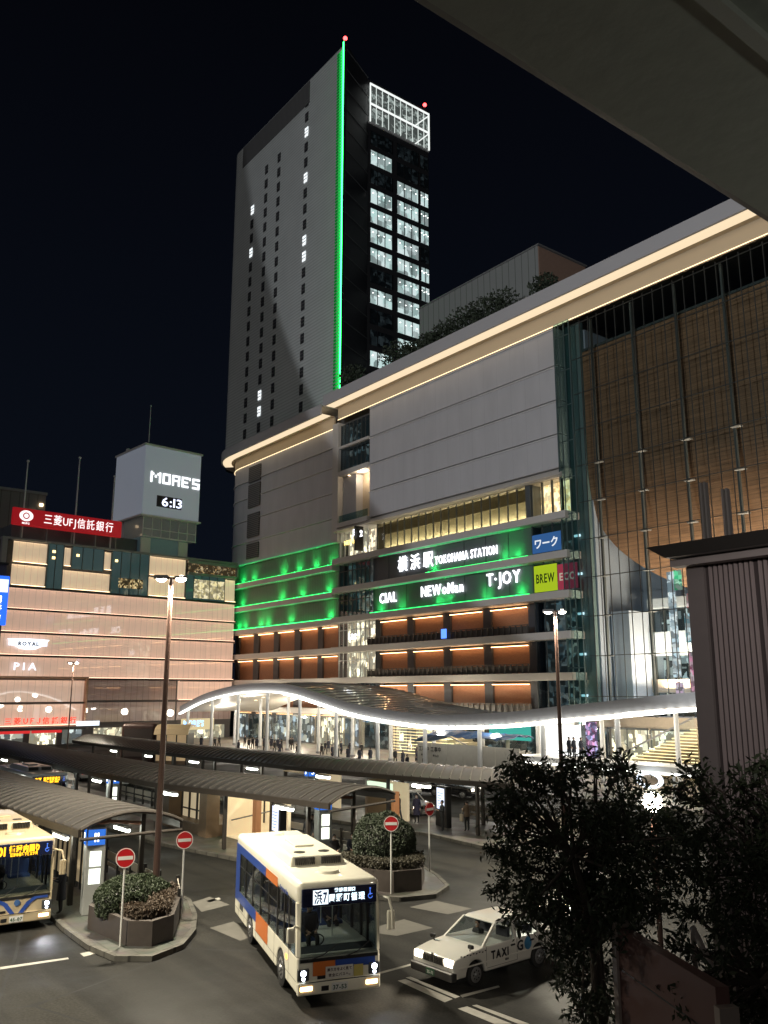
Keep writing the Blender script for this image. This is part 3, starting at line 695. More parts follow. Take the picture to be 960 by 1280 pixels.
# office windows of the side face
WX = q[0]
cw = [(86.4,91.6),(92.8,98.2),(98.7,100.8)]
litrow = {k: 0 for k in range(14)}
onset = {(0,1),(0,3),(0,4),(0,5),(0,6),(0,8),(0,11),(1,2),(1,3),(1,4),(1,5),(1,6),(1,7),(1,8),(1,9),(1,10),(1,11),(2,2),(2,3),(2,4),(2,6),(2,7),(2,10)}
rowz = [113.2-4.07*k for k in range(14)]
for k, z in enumerate(rowz):
    for ci, (a, b) in enumerate(cw):
        on = (ci, k) in onset; 
        w = MB().box(WX+.05,a,z-2.9,WX+.10,b,z).build('office_window', G_clear if on else G_dark, tw)
        mbm = MB(); nn = 3 if ci < 2 else 2
        for i in range(nn+1): y = a+(b-a)*i/nn; mbm.box(WX+.04,y-.06,z-2.9,WX+.16,y+.06,z)
        mbm.build('frame', M_black, w)
        MB().box(WX+.012,a,z-2.9,WX+.03,b,z).build('interior', room('office_on',(.62,.85,.82),(.9,1.,1.),.9,.35,.25,thr=.12,base=.35) if on else room('office_off',(.06,.07,.07),(.12,.13,.13),.5,.5,.5,thr=.6,base=.1), w)
        if on:
            mb = MB()
            for i in range(4):
                y = a+(b-a)*(i+.5)/4; mb.box(WX+.11,y-.12,z-.9-.25*(i%2),WX+.13,y+.12,z-.78-.25*(i%2))
            mb.build('ceiling_lamp', emis('office_lamp',(1,1,.95),5.), w)
# steel crown; its lit look is emission in bars, posts and back
cr = MB().box(WX+.05,85.9,114.6,WX+.3,101,115.0).build('crown_frame', M_steelw, tw)
E_crown = emis('crown_glow',(.95,1.,.97),1.05); mb = MB()
for z in (122.9,118.6): mb.box(WX+.31,86,z,WX+.5,101,z+.35)
mb.box(WX+.31,86.,114.9,WX+.5,86.2,122.9)
for y in (100.7,): mb.box(WX+.31,y,114.9,WX+.5,y+.3,123)
for z0 in (114.9,119):
    mb.hexa([(WX+.33,97.2,z0),(WX+.33,97.5,z0),(WX+.45,97.5,z0),(WX+.45,97.2,z0)],[(WX+.33,100.6,z0+3.6),(WX+.33,100.9,z0+3.6),(WX+.45,100.9,z0+3.6),(WX+.45,100.6,z0+3.6)])
mb.build('crown_truss', E_crown, cr)
mb = MB()
for i in range(9): y = 87.5+1.5*i; mb.box(WX+.31,y,115,WX+.42,y+.12,118.6); mb.box(WX+.31,y,119,WX+.42,y+.12,122.9)
mb.build('crown_post', emis('crown_post_lit',(.9,1.,.95),.8), cr)
MB().box(WX+.012,86,115.2,WX+.04,101,118.4).box(WX+.012,86,119.2,WX+.04,101,122.7).build('crown_back', room('crown_back_lit',(.6,.75,.7),(.9,1.,.95),.5,.8,.9,thr=.5,base=.15), cr)
for p_ in ((-112.94,77.9,126.7),(WX,100.2,125.2)):
    b_ = MB().cyl((p_[0],p_[1],124),(p_[0],p_[1],p_[2]),.07).build('beacon_mast', M_dark, tw); MB().ball((p_[0],p_[1],p_[2]),.38).build('beacon', E_red, b_)

# rooftop hall behind the cornice
rp = thing('rooftop_hall', (-85,82,54), 'pale vertical-panelled rooftop hall rising behind the glowing cornice', 'building', world=True)
MB().box(-97.1,82,54.1,-72.0,92,67.9).build('wall', striped('hall_panels',(.30,.31,.30),(.08,.085,.085),0,1.25,.93), rp)
MB().box(-71.98,82.05,54.1,-71.9,91.9,67.8).build('brown_end_wall', mat('brown_end',(.42,.27,.20),.7), rp)
MB().box(-97.3,81.85,67.9,-71.7,92.1,68.1).build('roof', M_grey, rp)

# rooftop shrubs
M_leafn = mat('rooftop_leaf', (.045,.06,.035), .7, vary=.4, scale=4)
def leafball(c, r, n, s, rs, sq=(1,1,1)):
    mb = MB()
    for _ in range(n):
        d_ = Vector((rs.gauss(0,1),rs.gauss(0,1),rs.gauss(0,1))).normalized()*(rs.random()**.45)*r
        p = Vector(c)+Vector((d_.x*sq[0],d_.y*sq[1],d_.z*sq[2])); a = Vector((rs.gauss(0,1),rs.gauss(0,1),rs.gauss(0,1))).normalized(); b = a.orthogonal().normalized()
        k = s*(.6+.8*rs.random()); mb.add([p-a*k, p-b*k*.5, p+a*k, p+b*k*.5], [(0,1,2,3)])
    return mb
rs = random.Random(5)
for i, x in enumerate((-107.6,-96.5,-92.5,-88.7,-85,-81.2,-77.6,-74,-66.5)):
    r_ = 1.3+rs.random()*.9
    t = thing('rooftop_tree', (x,76.5,54.65), 'small bushy tree planted on the station roof behind the cornice', 'tree', 'trees along the station roof edge')
    MB().cyl((0,0,0),(0,0,2.8),.09,.05).build('trunk', M_dark, t)
    leafball((0,0,2.7+r_*.5), r_*1.15, 700, .22, rs, (1.4,1,1)).build('crown', M_leafn, t)

# ================================================================== DEPARTMENT STORE (left)
n_ = Vector((.9966,.0819)); m_ = Vector((-.0819,.9966)); s0 = 65.
mo = thing('department_store', (n_.x*-134+m_.x*s0, n_.y*-134+m_.y*s0, 0), 'glowing pink glass-fronted department store with clock tower box and red roof sign', 'building', rz=math.atan2(m_.y, m_.x))
def S(s): return s-s0
def sbox(s_a,y0,z0,s_b,y1,z1,name,m,parent=mo,bevel=0): return MB().box(S(s_a),y0,z0,S(s_b),y1,z1).build(name,m,parent,bevel=bevel)
sbox(43.3,.6,0,85.3,24,30.9,'core_wall',mat('store_core',(.10,.09,.09),.8))
def panel_mat(name, c, ec, es, period=1.05, gl=.02):
    m = striped(name, c, [x*.50 for x in c], 0, period, .94, noise=.10, nscale=(1.3,.4,.25), rough=.35, coat=1.)
    b = m.node_tree.nodes['Principled BSDF']; b.inputs['Emission Color'].default_value = (*ec,1); b.inputs['Emission Strength'].default_value = es
    b.inputs['Coat Roughness'].default_value = gl; b.inputs['Coat IOR'].default_value = 1.9; return m
M_pink = panel_mat('backlit_pink_glass', (.58,.42,.36), (1.,.68,.50), .46)
M_cream = panel_mat('backlit_cream_glass', (.62,.50,.38), (1.,.76,.50), .5)
M_pinklip = mat('pink_lip',(.35,.24,.20),.5)
M_greyp = panel_mat('dull_pink_glass', (.34,.27,.25), (1.,.55,.45), .06)  # dull panels too carry a faint emission
def row(sa, sb, z0, z1, m, led=E_pink, top=True, bot=True, y=.25):
    p = sbox(sa,.5,z0+.12,sb,.58,z1-.12,'facade_panel',m)
    if top: sbox(sa+.05,-.02,z1-.17,sb-.05,.06,z1-.11,'light_strip',led,p); sbox(sa,-.14,z1-.24,sb,-.09,z1-.1,'lip',M_pinklip,p)
    if bot: sbox(sa+.05,-.02,z0+.10,sb-.05,.10,z0+.15,'light_strip',led,p)
    return p
zr = [23.8,20.4,16.9,13.45,10.1]
for a, b in zip(zr[:-1], zr[1:]):
    row(44.2,85.3,b,a,M_pink); sbox(44.,-.15,a-.1,85.4,.58,a+.1,'ledge',M_dark)
sbox(44.,-.15,10.0,85.4,.58,10.2,'ledge',M_dark)
row(43.5,58,6.4,10.0,M_pink,bot=False); row(43.5,58,2.9,6.4,M_pink); row(74.5,85.3,6.6,10.0,M_pink); row(58.3,74.2,6.6,10.0,M_greyp,top=False,bot=False)
row(58.3,74.2,3.2,6.5,M_greyp,top=False,bot=False); row(74.5,85.3,3.2,6.5,M_greyp,top=False,bot=False)
sbox(43.3,0,6.3,58,.24,6.45,'ledge',M_dark); sbox(58,-.3,2.9,58.3,.5,10.2,'frame_edge',mat('copper_trim',(.5,.3,.2),.4,.5)); sbox(43.3,-.35,10.0,58.3,0,10.35,'frame_edge',MATS['copper_trim'])
# upper storeys, cream panels between dark glass
for sa, sb in ((45.2,50.4),(67.9,74.9)):
    row(sa,sb,27.5,31.0,M_cream,E_warm); row(sa,sb,23.95,27.4,M_cream,E_warm)
for sa, sb in ((53.1,54.2),(59.8,61.)): row(sa,sb,27.6,30.8,M_cream,E_warm)
row(53.0,61.,23.95,27.2,M_cream,E_warm)
row(83.,85.2,24.0,28.2,M_cream,E_warm)
M_dglass = mat('dark_teal_glass',(.035,.06,.065),.08,.0,vary=.1,scale=.3,coat=1.,emit=(.3,.6,.6),estr=.07)
for sa, sb, za, zb in ((50.5,53.0,23.95,31.2),(54.3,59.7,27.4,31.2),(61.1,67.8,23.95,31.2),(75.0,82.9,24.0,28.4)):
    w = sbox(sa,.3,za,sb,.5,zb,'dark_glazing',M_dglass)
    mbm = MB(); k = max(2,int((sb-sa)/1.4))
    for i in range(k+1): s = sa+(sb-sa)*i/k; mbm.box(S(s)-.05,.2,za,S(s)+.05,.3,zb)
    mbm.build('mullion', M_mull, w)
for s, z in ((51.4,29.8),(51.4,28.8),(55.3,29.6),(61.9,29.4)): sbox(s-.22,.15,z-.2,s+.22,.28,z+.2,'ceiling_lamp',emis('amber_lamp',(1.,.72,.3),3.))
sbox(62.5,.2,25.0,66.8,.28,26.6,'lit_room',room('store_bar',(1.,.8,.4),(.4,.25,.1),1.,1.6,1.4,thr=.4,base=.05))
sbox(76.6,.2,24.3,82.8,.28,27.6,'lit_room',room('store_room',(1.,.86,.42),(1.,.9,.6),.9,.9,.9,thr=.3,base=.3))
fr = sbox(75.2,-.1,30.4,85.6,3,30.9,'annex_frame',M_grey); sbox(75.2,-.1,28.3,85.6,.5,28.7,'annex_sill',M_grey); sbox(85.2,-.1,28.3,85.6,.5,30.9,'annex_side',M_grey)
sbox(75.4,.3,28.7,85.2,.5,30.4,'restaurant_window',room('restaurant',(1.,.62,.25),(.9,.8,.5),1.,1.3,1.5,thr=1.,base=.04))
sbox(43.3,-.1,0,44.1,1,31.3,'corner_pier',mat('pier_grey',(.30,.29,.31),.5))
# roof level plant rooms
sbox(45,1.5,30.9,66,8,33.6,'plant_room',mat('plant_room',(.12,.13,.15),.6,vary=.3,scale=.8)); sbox(44,0,31.0,85.4,.4,31.35,'parapet',M_grey)
# red roof sign
rsn = MB().rbox(S(44.3),-.4,33.2,S(62.2),.1,36.0,.2,2).build('roof_sign', mat('red_sign',(.42,.010,.018),.4,vary=.05,emit=(1.,.02,.035),estr=.22), mo)
E_wl = emis('sign_white',(1.,.93,.93),1.3)
for s, body, w_ in ((54.9,'三菱UFJ信託銀行',11.4),): text('lettering',body,1.75,E_wl,rsn,(S(s),-.44,34.6),FY,.06,.006,fit=w_,gap=.14)
mb = MB()
def ringm(mb,cx,cz,ro,ri,sx,y,n=28):
    o = len(mb.v)
    for i in range(n):
        a = 2*math.pi*i/n
        for r_, yy in ((ro,y),(ri,y)): mb.v.append((cx+r_*sx*math.cos(a) if r_==ro else cx+r_*math.cos(a), yy, cz+r_*math.sin(a)))
    for i in range(n): j = (i+1)%n; mb.f.append((o+2*i,o+2*j,o+2*j+1,o+2*i+1))
ringm(mb,S(46.4),34.8,.85,.52,1.25,-.45); ringm(mb,S(46.4),34.8,.34,.01,1.,-.45); mb.build('emblem', E_wl, rsn)
text('lettering','MUFG',.42,E_wl,rsn,(S(46.4),-.44,33.62),FY,.04,.01)
mb = MB()
for s in (46,50,54,58,61.5): mb.box(S(s)-.08,.1,31.3,S(s)+.08,.3,35.6)
mb.build('sign_support', M_grey, rsn)
# clock tower box
bx = MB().box(S(65.8),0,37.8,S(76.8),11.5,50.3).build('clock_tower', mat('tower_white_glow',(.62,.64,.66),.5,vary=.04,scale=.3,emit=(.7,.8,1.),estr=.13), mo, bevel=.1)  # faint emission stands in for floodlight on the box
sbox(65.6,-.2,50.2,77.,11.7,50.55,'coping',M_steelw,bx); sbox(65.5,-.3,37.6,77.1,11.8,37.9,'coping',M_steelw,bx)
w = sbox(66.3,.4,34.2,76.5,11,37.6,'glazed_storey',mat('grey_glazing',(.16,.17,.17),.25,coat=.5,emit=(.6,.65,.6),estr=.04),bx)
mbm = MB()
for i in range(7): s = 66.3+10.2*i/6; mbm.box(S(s)-.07,.28,34.2,S(s)+.07,.4,37.6)
mbm.box(S(66.3),.27,35.5,S(76.5),.4,35.62); mbm.box(S(66.2),.2,34.1,S(76.6),.5,34.3); mbm.build('mullion', M_steelw, w)
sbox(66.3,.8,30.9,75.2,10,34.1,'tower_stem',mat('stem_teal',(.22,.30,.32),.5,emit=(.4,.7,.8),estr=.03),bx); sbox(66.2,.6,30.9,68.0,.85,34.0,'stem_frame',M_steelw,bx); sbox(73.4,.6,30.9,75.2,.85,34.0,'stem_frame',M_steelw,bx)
# blocky lettering MORE'S built from bars
E_ms = emis('clock_lettering',(.95,.98,1.),1.8); mb = MB()
def bar(s,z,w,h): mb.box(S(s),-.1,z,S(s+w),-.02,z+h)
t_ = .33; H_ = 1.9
def letter(ch, s, z0, w):
    if ch == 'M': bar(s,z0,t_,H_); bar(s+w-t_,z0,t_,H_); bar(s+t_,z0+H_-.55,t_*.9,t_); bar(s+w-2*t_,z0+H_-.55,t_*.9,t_); bar(s+w/2-t_/2,z0+H_-1.0,t_,t_*1.3)
    if ch == 'O': bar(s,z0,t_,H_); bar(s+w-t_,z0,t_,H_); bar(s+t_,z0,w-2*t_,t_); bar(s+t_,z0+H_-t_,w-2*t_,t_)
    if ch == 'R': bar(s,z0,t_,H_); bar(s+t_,z0+H_-t_,w-2*t_,t_); bar(s+w-t_,z0+H_*.5,t_,H_*.5); bar(s+t_,z0+H_*.42,w-2*t_,t_*.8); bar(s+w-t_*1.1,z0,t_,H_*.42)
    if ch == 'E': bar(s,z0,t_,H_); bar(s+t_,z0,w-t_,t_); bar(s+t_,z0+H_-t_,w-t_,t_); bar(s+t_,z0+H_*.5-t_/2,w-t_*1.4,t_*.9)
    if ch == 'S': bar(s,z0,w,t_); bar(s,z0+H_-t_,w,t_); bar(s,z0+H_*.5-t_/2,w,t_*.9); bar(s,z0+H_*.5+t_/2,t_,H_*.5-t_*1.5); bar(s+w-t_,z0+t_,t_,H_*.5-t_*1.5)
    if ch == "'": bar(s,z0+H_-.5,t_*.8,.5)
s = 67.0
for ch, w_ in (('M',1.95),('O',1.5),('R',1.5),('E',1.35),("'",.3),('S',1.45)):
    letter(ch, s, 43.8, w_); s += w_+(.36 if ch != "E" else .12)
mb.build('lettering', E_ms, bx)
clk = sbox(68.4,-.06,39.6,73.2,-.01,41.6,'clock_display',mat('display_black',(.02,.02,.03),.3),bx)
text('lettering','6:13',2.2,emis('clock_digits',(.72,.78,1.),2.),clk,(S(71.3),-.1,40.6),FY,.03,.03,fit=3.9)
# signs on the lit front
p = sbox(45.6,-.05,14.9,51.4,.05,15.6,'winged_sign',emis('winged_sign',(.80,.86,1.),1.6))
mb = MB(); 
for k in (-1,1):
    mb.add([(S(48.5),-.12,16.0),(S(48.5+k*3.2),-.12,15.9),(S(48.5+k*2.4),-.12,15.0),(S(48.5+k*1.2),-.12,14.4),(S(48.5),-.12,14.3)],[(0,1,2,3,4)])
mb.build('wing', emis('wing_white',(.85,.9,1.),1.7), p)
text('lettering','ROYAL',.8,mat('dark_blue_ink',(.02,.03,.12),.5),p,(S(48.5),-.2,15.2),FY,.03,.03)
text('lettering','PIA',1.55,emis('pia_white',(.88,.9,1.),1.5),mo,(S(48.3),-.15,11.8),FY,.1,.03,fit=3.4,gap=.3)
text('lettering','三菱ＵＦＪ信託銀行',1.05,emis('red_lettering',(1.,.06,.03),1.5),mo,(S(51.4),-.1,3.75),FY,.1,.012,gap=.32)
# street level
sbox(43.3,-2.2,2.4,58.2,.4,2.85,'entrance_canopy',M_dark); sbox(56.0,-2.4,2.9,59.6,-2.2,3.6,'canopy_sign',emis('canopy_sign',(.8,.9,1.),1.6))
for sa, sb, rmm in ((44.5,49,RM_cool),(50,54,RM_warm),(55,58,RM_cool),(60,66,RM_warm),(67,73,RM_dim),(75,84,RM_warm)):
    w = sbox(sa,.1,.2,sb,.2,2.4,'shopfront',G_clear); sbox(sa,.35,.2,sb,.5,2.4,'interior',rmm,w)
for sa in (49.7,54.5): sbox(sa-4.4,-.02,1.9,sa+.2,.08,2.4,'red_fascia',emis('red_fascia',(1.,.05,.05),.7))
# roof masts and aerials (each a thing)
def mast(px, ptop, pbot, c=-134, r=.1, label='', name='roof_mast'):
    def Mp(px, py):
        rr = ray(px, py); t = (c)/(rr[0]*n_.x+rr[1]*n_.y); return Vector((rr[0]*t, rr[1]*t, CAMH+rr[2]*t))
    a = Mp(px, ptop); b = Mp(px, pbot); t = thing(name, (b.x,b.y,max(31.4,b.z)), label, 'flagpole')
    MB().cyl((0,0,0),(0,0,a.z-t.location.z),r,r*.6,8).build('pole', mat('mast_grey',(.62,.62,.64),.5), t)
    MB().ball((0,0,a.z-t.location.z+.05),r*1.5).build('finial', MATS['mast_grey'], t)
mast(25,575,690,-134.4,.15,'tall pale pole at the left end of the red roof sign')
mast(91,571,690,-134.4,.16,'tall pale pole rising behind the middle of the red roof sign')
mast(137,595,690,-134.4,.15,'shorter pale pole near the right end of the red roof sign')
mast(152,562,690,-142,.28,'thick dark mast beside the left side of the white clock tower')
mast(186,507,553,-137,.10,'thin aerial on top of the white clock tower','aerial')
# small buildings beyond
b_ = thing('distant_building', (-170,42,0), 'dim grey flat-roofed building beyond the red roof sign at the far left', 'building')
yd = onX(56,640,-162).y-42
MB().box(-6,-14,0,8,yd,44.).build('wall', striped('distant_wall',(.22,.21,.20),(.12,.12,.11),1,1.6,.9), b_); MB().box(-6.3,-14.3,44.,8.2,yd+.2,44.5).build('roof', M_grey, b_)
for k in range(4): MB().box(8.02,-2.+1.3*k,37+1.6*k,8.3,-1.4+1.3*k,37.5+1.6*k).build('wall_lamp', E_warm, b_)
b_ = thing('side_building', (-131,22.4,0), 'dark building at the left picture edge carrying a tall blue sign', 'building')
MB().box(-16,-12,0,0,9.3,26).build('wall', mat('side_wall',(.07,.065,.06),.7,vary=.3), b_); 
MB().box(-16.2,-12.2,26,.2,9.5,26.4).build('roof', M_dark, b_)
sg = thing('vertical_sign', (-127.5,30.2,17.1), 'tall glowing blue and white vertical sign at the left edge', 'sign')
bd = MB().rbox(-.3,-1.8,0,.3,1.15,6.9,.12,2).build('board', emis('blue_sign',(.03,.16,1.),1.3), sg); MB().box(.3,-1.7,4.6,.34,1.,6.4).build('white_panel', emis('sign_panel_white',(.75,.85,1.),1.6), bd)
for k, ch in enumerate('銀行店'): text('lettering',ch,1.3,E_white,bd,(.36,-.3,3.5-1.3*k),((0,1,0),(0,0,1)),.03,.03)
MB().box(-3.5,-.3,2,-.3,.3,2.3).box(-3.5,-.3,6,-.3,.3,6.3).build('bracket', M_dark, sg)
b_ = thing('roof_garden', (-150,86,30.9), 'dark planting and railing on the low roof between store and station', 'garden')
leafball((6,-4,1.2),3,500,.3,rs,(1.4,1,.6)).build('shrub', M_leafn, b_)
mb = MB()
for k in range(12): mb.box(k*.9,-6,0,k*.9+.06,-5.94,1.3)
mb.box(0,-6,1.3,10,-5.94,1.36); mb.build('railing', M_grey, b_); MB().ball((3.2,-6.5,1.6),.28).build('lamp', emis('garden_lamp',(.6,1.,.75),8.), b_)
# ================================================================== WAVE-ROOFED WALKWAY
WT = [(-121.5,4.7),(-120.6,4.9),(-113.4,6.57),(-104.6,7.69),(-97.1,8.01),(-90,7.72),(-83.3,6.67),(-77,5.64),(-68.8,4.95),(-63.9,4.78),(-58.3,4.95),(-53.3,5.24),(-47.9,5.77),(-43.1,6.19),(-38,6.69),(-35.3,6.9),(-28,7.2)]
def wz(x):
    for i in range(len(WT)-1):
        (a, za), (b, zb) = WT[i], WT[i+1]
        if a <= x <= b:
            pz = WT[i-1][1] if i else za; nz = WT[i+2][1] if i+2 < len(WT) else zb; t = (x-a)/(b-a)
            m0 = (zb-pz)/((b-(WT[i-1][0] if i else a)) or 1)*(b-a); m1 = (nz-za)/(((WT[i+2][0] if i+2 < len(WT) else b)-a) or 1)*(b-a)
            return (2*t**3-3*t*t+1)*za+(t**3-2*t*t+t)*m0+(-2*t**3+3*t*t)*zb+(t**3-t*t)*m1
    return WT[0][1] if x < WT[0][0] else WT[-1][1]
wv = thing('walkway_roof', (-80,55,0), 'long white wave-shaped walkway roof on slim columns with a bright edge light', 'canopy', world=True)
X0, X1 = -121., -29.
MB().slab(lambda u,v: (X0+(X1-X0)*u, 55.08+.35*v, wz(X0+(X1-X0)*u)+1.12), 90, 1, .98).build('fascia', mat('fascia_silver',(.62,.62,.63),.45,.1,vary=.05), wv)
def rf(u, v):
    x = X0+(X1-X0)*u; sag = .4*math.sin(v*math.pi); return (x, 55.4+15.6*v, wz(x)+.9+.02*v-.25*v+sag)
M_roofg = mat('roof_glass',(.60,.63,.65),.38,.1,vary=.15,scale=.15,coat=1.)
MB().slab(lambda u,v: (X0+(X1-X0)*u, 55.5+15.3*v, wz(X0+(X1-X0)*u)+.42), 90, 2, .08).build('ceiling', mat('walkway_ceiling',(.62,.58,.52),.5,vary=.05), wv, smooth=True)
mb = MB().slab(rf, 90, 6, .12).use(1)
for i in range(1,61):
    x = X0+(X1-X0)*i/61
    for v in range(6):
        a = rf(i/61, v/6); b = rf(i/61, (v+1)/6); mb.hexa([(a[0]-.05,a[1],a[2]),(a[0]+.05,a[1],a[2]),(b[0]+.05,b[1],b[2]),(b[0]-.05,b[1],b[2])],[(a[0]-.05,a[1],a[2]+.07),(a[0]+.05,a[1],a[2]+.07),(b[0]+.05,b[1],b[2]+.07),(b[0]-.05,b[1],b[2]+.07)])
mb.build('roof_sheet', [M_roofg, M_grey], wv, smooth=True)
E_edge = emis('edge_light',(1.,.99,.93),4.)
mb = MB(); x = X0+.3
while x < -92: mb.hexa([(x,54.8,wz(x)-.06),(x+1.1,54.8,wz(x+1.1)-.06),(x+1.1,55.25,wz(x+1.1)-.06),(x,55.25,wz(x)-.06)],[(x,54.8,wz(x)+.1),(x+1.1,54.8,wz(x+1.1)+.1),(x+1.1,55.25,wz(x+1.1)+.1),(x,55.25,wz(x)+.1)]); x += 1.14
while x < X1:
    dx = .62; k = .24 if x > -82 else .18
    mb.hexa([(x,54.75,wz(x)-k),(x+dx,54.75,wz(x+dx)-k),(x+dx,55.3,wz(x+dx)-k),(x,55.3,wz(x)-k)],[(x,54.75,wz(x)+.04),(x+dx,54.75,wz(x+dx)+.04),(x+dx,55.3,wz(x+dx)+.08),(x,55.3,wz(x)+.08)]); x += .95
mb.build('edge_light', E_edge, wv)
cols = [-120.4+7.72*i for i in range(12)]
for k, x in enumerate(cols):
    for yy in (56.2, 64.):
        c = MB().cyl((x,yy,.15),(x,yy,wz(x)+.4),.24,.20,14).build('column', M_steelw, wv, smooth=True)
        MB().cyl((x,yy,.15),(x,yy,.4),.34,.34,14).build('base_collar', M_grey, c)
rr_ = random.Random(9); pl = None
for i in range(46):
    x = -118.5+rr_.random()*86; y = 57+rr_.random()*12; z = wz(x)+.30
    if pl is None: pl = MB().box(-.55,-.06,0,.55,.06,.04).build('downlight', E_warm, wv, local=True); o = pl
    else: o = copy_tree(pl, wv)
    o.location = (x+80, y-55, z)
for x in (-117,-109,-101,-93,-85,-77,-69,-61,-53,-45,-37): lamp('walkway_light','POINT',(x,60.5,wz(x)-.5),520,(1.,.95,.85),.5)
# store entrance under the left end
en = thing('entrance_sign', (-124,60.,0), "lit store entrance panel with blue MORE'S letters under the left end of the walkway roof", 'sign', world=True)
p = onX(242, 905, -124); MB().box(-124.4,p.y-1.9,p.z-.85,-124.,p.y+3.4,p.z+.8).build('board', emis('entrance_cream',(1.,.82,.45),.75), en)
text('lettering',"MORE'S",1.25,emis('blue_letters',(.25,.55,1.),3.),en,(-123.95,p.y,p.z+.1),((0,1,0),(0,0,1)),.06,.02,fit=3.3)
for yy in (p.y-1.7,p.y+3.2): MB().box(-124.4,yy-.2,.15,-124.1,yy+.2,p.z-1.1).build('post', M_grey, en)
# grand stairs with lit treads
def stairs(name, label, x0, x1, y0, z0, z1, n, up=1):
    t = thing(name, ((x0+x1)/2,y0,0), label, 'staircase', world=True)
    mb = MB(); ml = MB()
    for i in range(n):
        a = x0+(x1-x0)*i/n; b = x0+(x1-x0)*(i+1)/n; z = z0+(z1-z0)*(i+1)/n
        mb.box(a,y0,max(.16,z-.45),b,y0+4.2,z)
    mb.build('treads', mat('stair_cream',(.55,.48,.33),.6), t)
    for i in range(n):
        a = x0+(x1-x0)*i/n; z = z0+(z1-z0)*(i+1)/n; ml.box(min(a,x1),y0-.05,z-.10,x1 if (x1-a)*1>0 else a,y0-.01,z-.04)
    ml.build('light_strip', emis('stair_led',(1.,.82,.42),2.2), t)
    # sloping balustrade
    pa = [(x0,z0+.9),(x1,z1+.9),(x1,z1+1.05),(x0,z0+1.05)]; MB().prismy(pa,y0-.3,y0-.2).build('handrail', M_grey, t)
    MB().prismy([(x0,z0-.1),(x1,z1-.1),(x1,z1+.9),(x0,z0+.9)],y0-.26,y0-.24).build('balustrade', G_clear, t)
    bk = MB().prismy([(x0,.16),(x1,.16),(x1,z1),(x0,z0)],y0+4.3,y0+4.4).build('back_wall', mat('stair_back',(.5,.42,.28),.6), t)
    return t
stairs('grand_staircase','wide staircase with warm lit treads seen between the middle columns of the walkway', onY(606,930,70.4).x,onY(492,930,70.4).x,70.4,.2,5.0,13)
stairs('escalator_stairs','staircase with yellow lit treads rising under the right end of the walkway roof', onY(782,930,67.5).x,onY(872,930,67.5).x,67.5,1.6,4.9,12)
# low deck on the right
lo = thing('low_canopy', (-38,57,0), 'flat low canopy with a bright white underside strip below the right end of the walkway', 'canopy', world=True)
p1 = onY(700,945,57.); p2 = onY(880,962,57.)
zc_ = onY(800,952,57.).z
MB().box(-55,57,2.1,-30,60,2.55).build('roof', M_steelw, lo, bevel=.05)
MB().box(-54,56.94,1.95,-30.5,57.12,2.08).build('light_strip', emis('low_canopy_light',(1,1,.92),4.), lo)
for x in (-53,-46.5,-40,-33.5): MB().cyl((x,58.5,.15),(x,58.5,2.1),.12).build('post', M_steelw, lo)
ro = thing('ring_sign', (-40.6,56.6,0), 'white illuminated oval sign behind the tree under the low canopy', 'sign', world=True)
mb = MB(); o_ = 0
pr = onY(812,975,56.6)
for i in range(24):
    a = 2*math.pi*i/24; b = 2*math.pi*(i+1)/24
    mb.hexa([(pr.x+1.15*math.cos(a),56.5,pr.z+.62*math.sin(a)),(pr.x+1.15*math.cos(b),56.5,pr.z+.62*math.sin(b)),(pr.x+1.15*math.cos(b),56.7,pr.z+.62*math.sin(b)),(pr.x+1.15*math.cos(a),56.7,pr.z+.62*math.sin(a))],
            [(pr.x+.85*math.cos(a),56.5,pr.z+.40*math.sin(a)),(pr.x+.85*math.cos(b),56.5,pr.z+.40*math.sin(b)),(pr.x+.85*math.cos(b),56.7,pr.z+.40*math.sin(b)),(pr.x+.85*math.cos(a),56.7,pr.z+.40*math.sin(a))])
mb.build('ring', emis('ring_white',(.8,.9,1.),2.5), ro); MB().cyl((pr.x,56.6,.1),(pr.x,56.6,pr.z-.6),.06).build('post', M_grey, ro)
# construction hoarding and blue tarpaulins
ho = thing('hoarding', (-60,56.5,0), 'white construction hoarding in front of the station between walkway columns', 'hoarding', world=True)
def fx(px, y): return onY(px, 950, y).x
yy = 56.9; xs = [fx(525,yy), fx(555,yy), fx(586,yy), fx(608,yy), fx(640,yy)]
x = fx(522,yy); xe = fx(650,yy)
while x < xe:
    p_ = MB().box(x,yy,.15,min(x+2.2,xe)-.05,yy+.08,3.1).build('panel', mat('hoarding_panel',(.50,.47,.40),.6,vary=.1), ho); x += 2.2
MB().box(fx(522,yy),yy+.1,2.3,xe,yy+.2,2.45).build('rail', M_grey, ho)
for px in (530,545): 
    x = fx(px,yy); text('lettering','工事中',.5,mat('sign_ink',(.03,.03,.03),.6),ho,(x,yy-.03,2.5),FY,.01,.01); text('lettering','出入口',.26,MATS['sign_ink'],ho,(x,yy-.03,1.9),FY,.01,.01)
tp = thing('blue_tarpaulin', (-58,58,0), 'crumpled blue tarpaulin covering building material behind the white hoarding', 'tarpaulin', world=True)
rt_ = random.Random(4); hgt = [[rt_.random() for _ in range(7)] for _ in range(26)]
xa, xb = fx(535,60), fx(648,60)
MB().slab(lambda u,v: (xa+(xb-xa)*u, 58.2+4*v, 3.0+1.1*math.sin(min(1,u*5)*1.57)*math.sin((v*.7+.3)*2.2)*(1-.2*u)+.22*hgt[int(u*25)][int(v*6)]), 25, 6, .05).build('sheet', mat('tarp_blue',(.03,.09,.22),.35,vary=.2,coat=.3), tp)
MB().box(xa+.4,58.3,.15,xb,61.8,2.6).build('covered_stack', M_conc, tp)

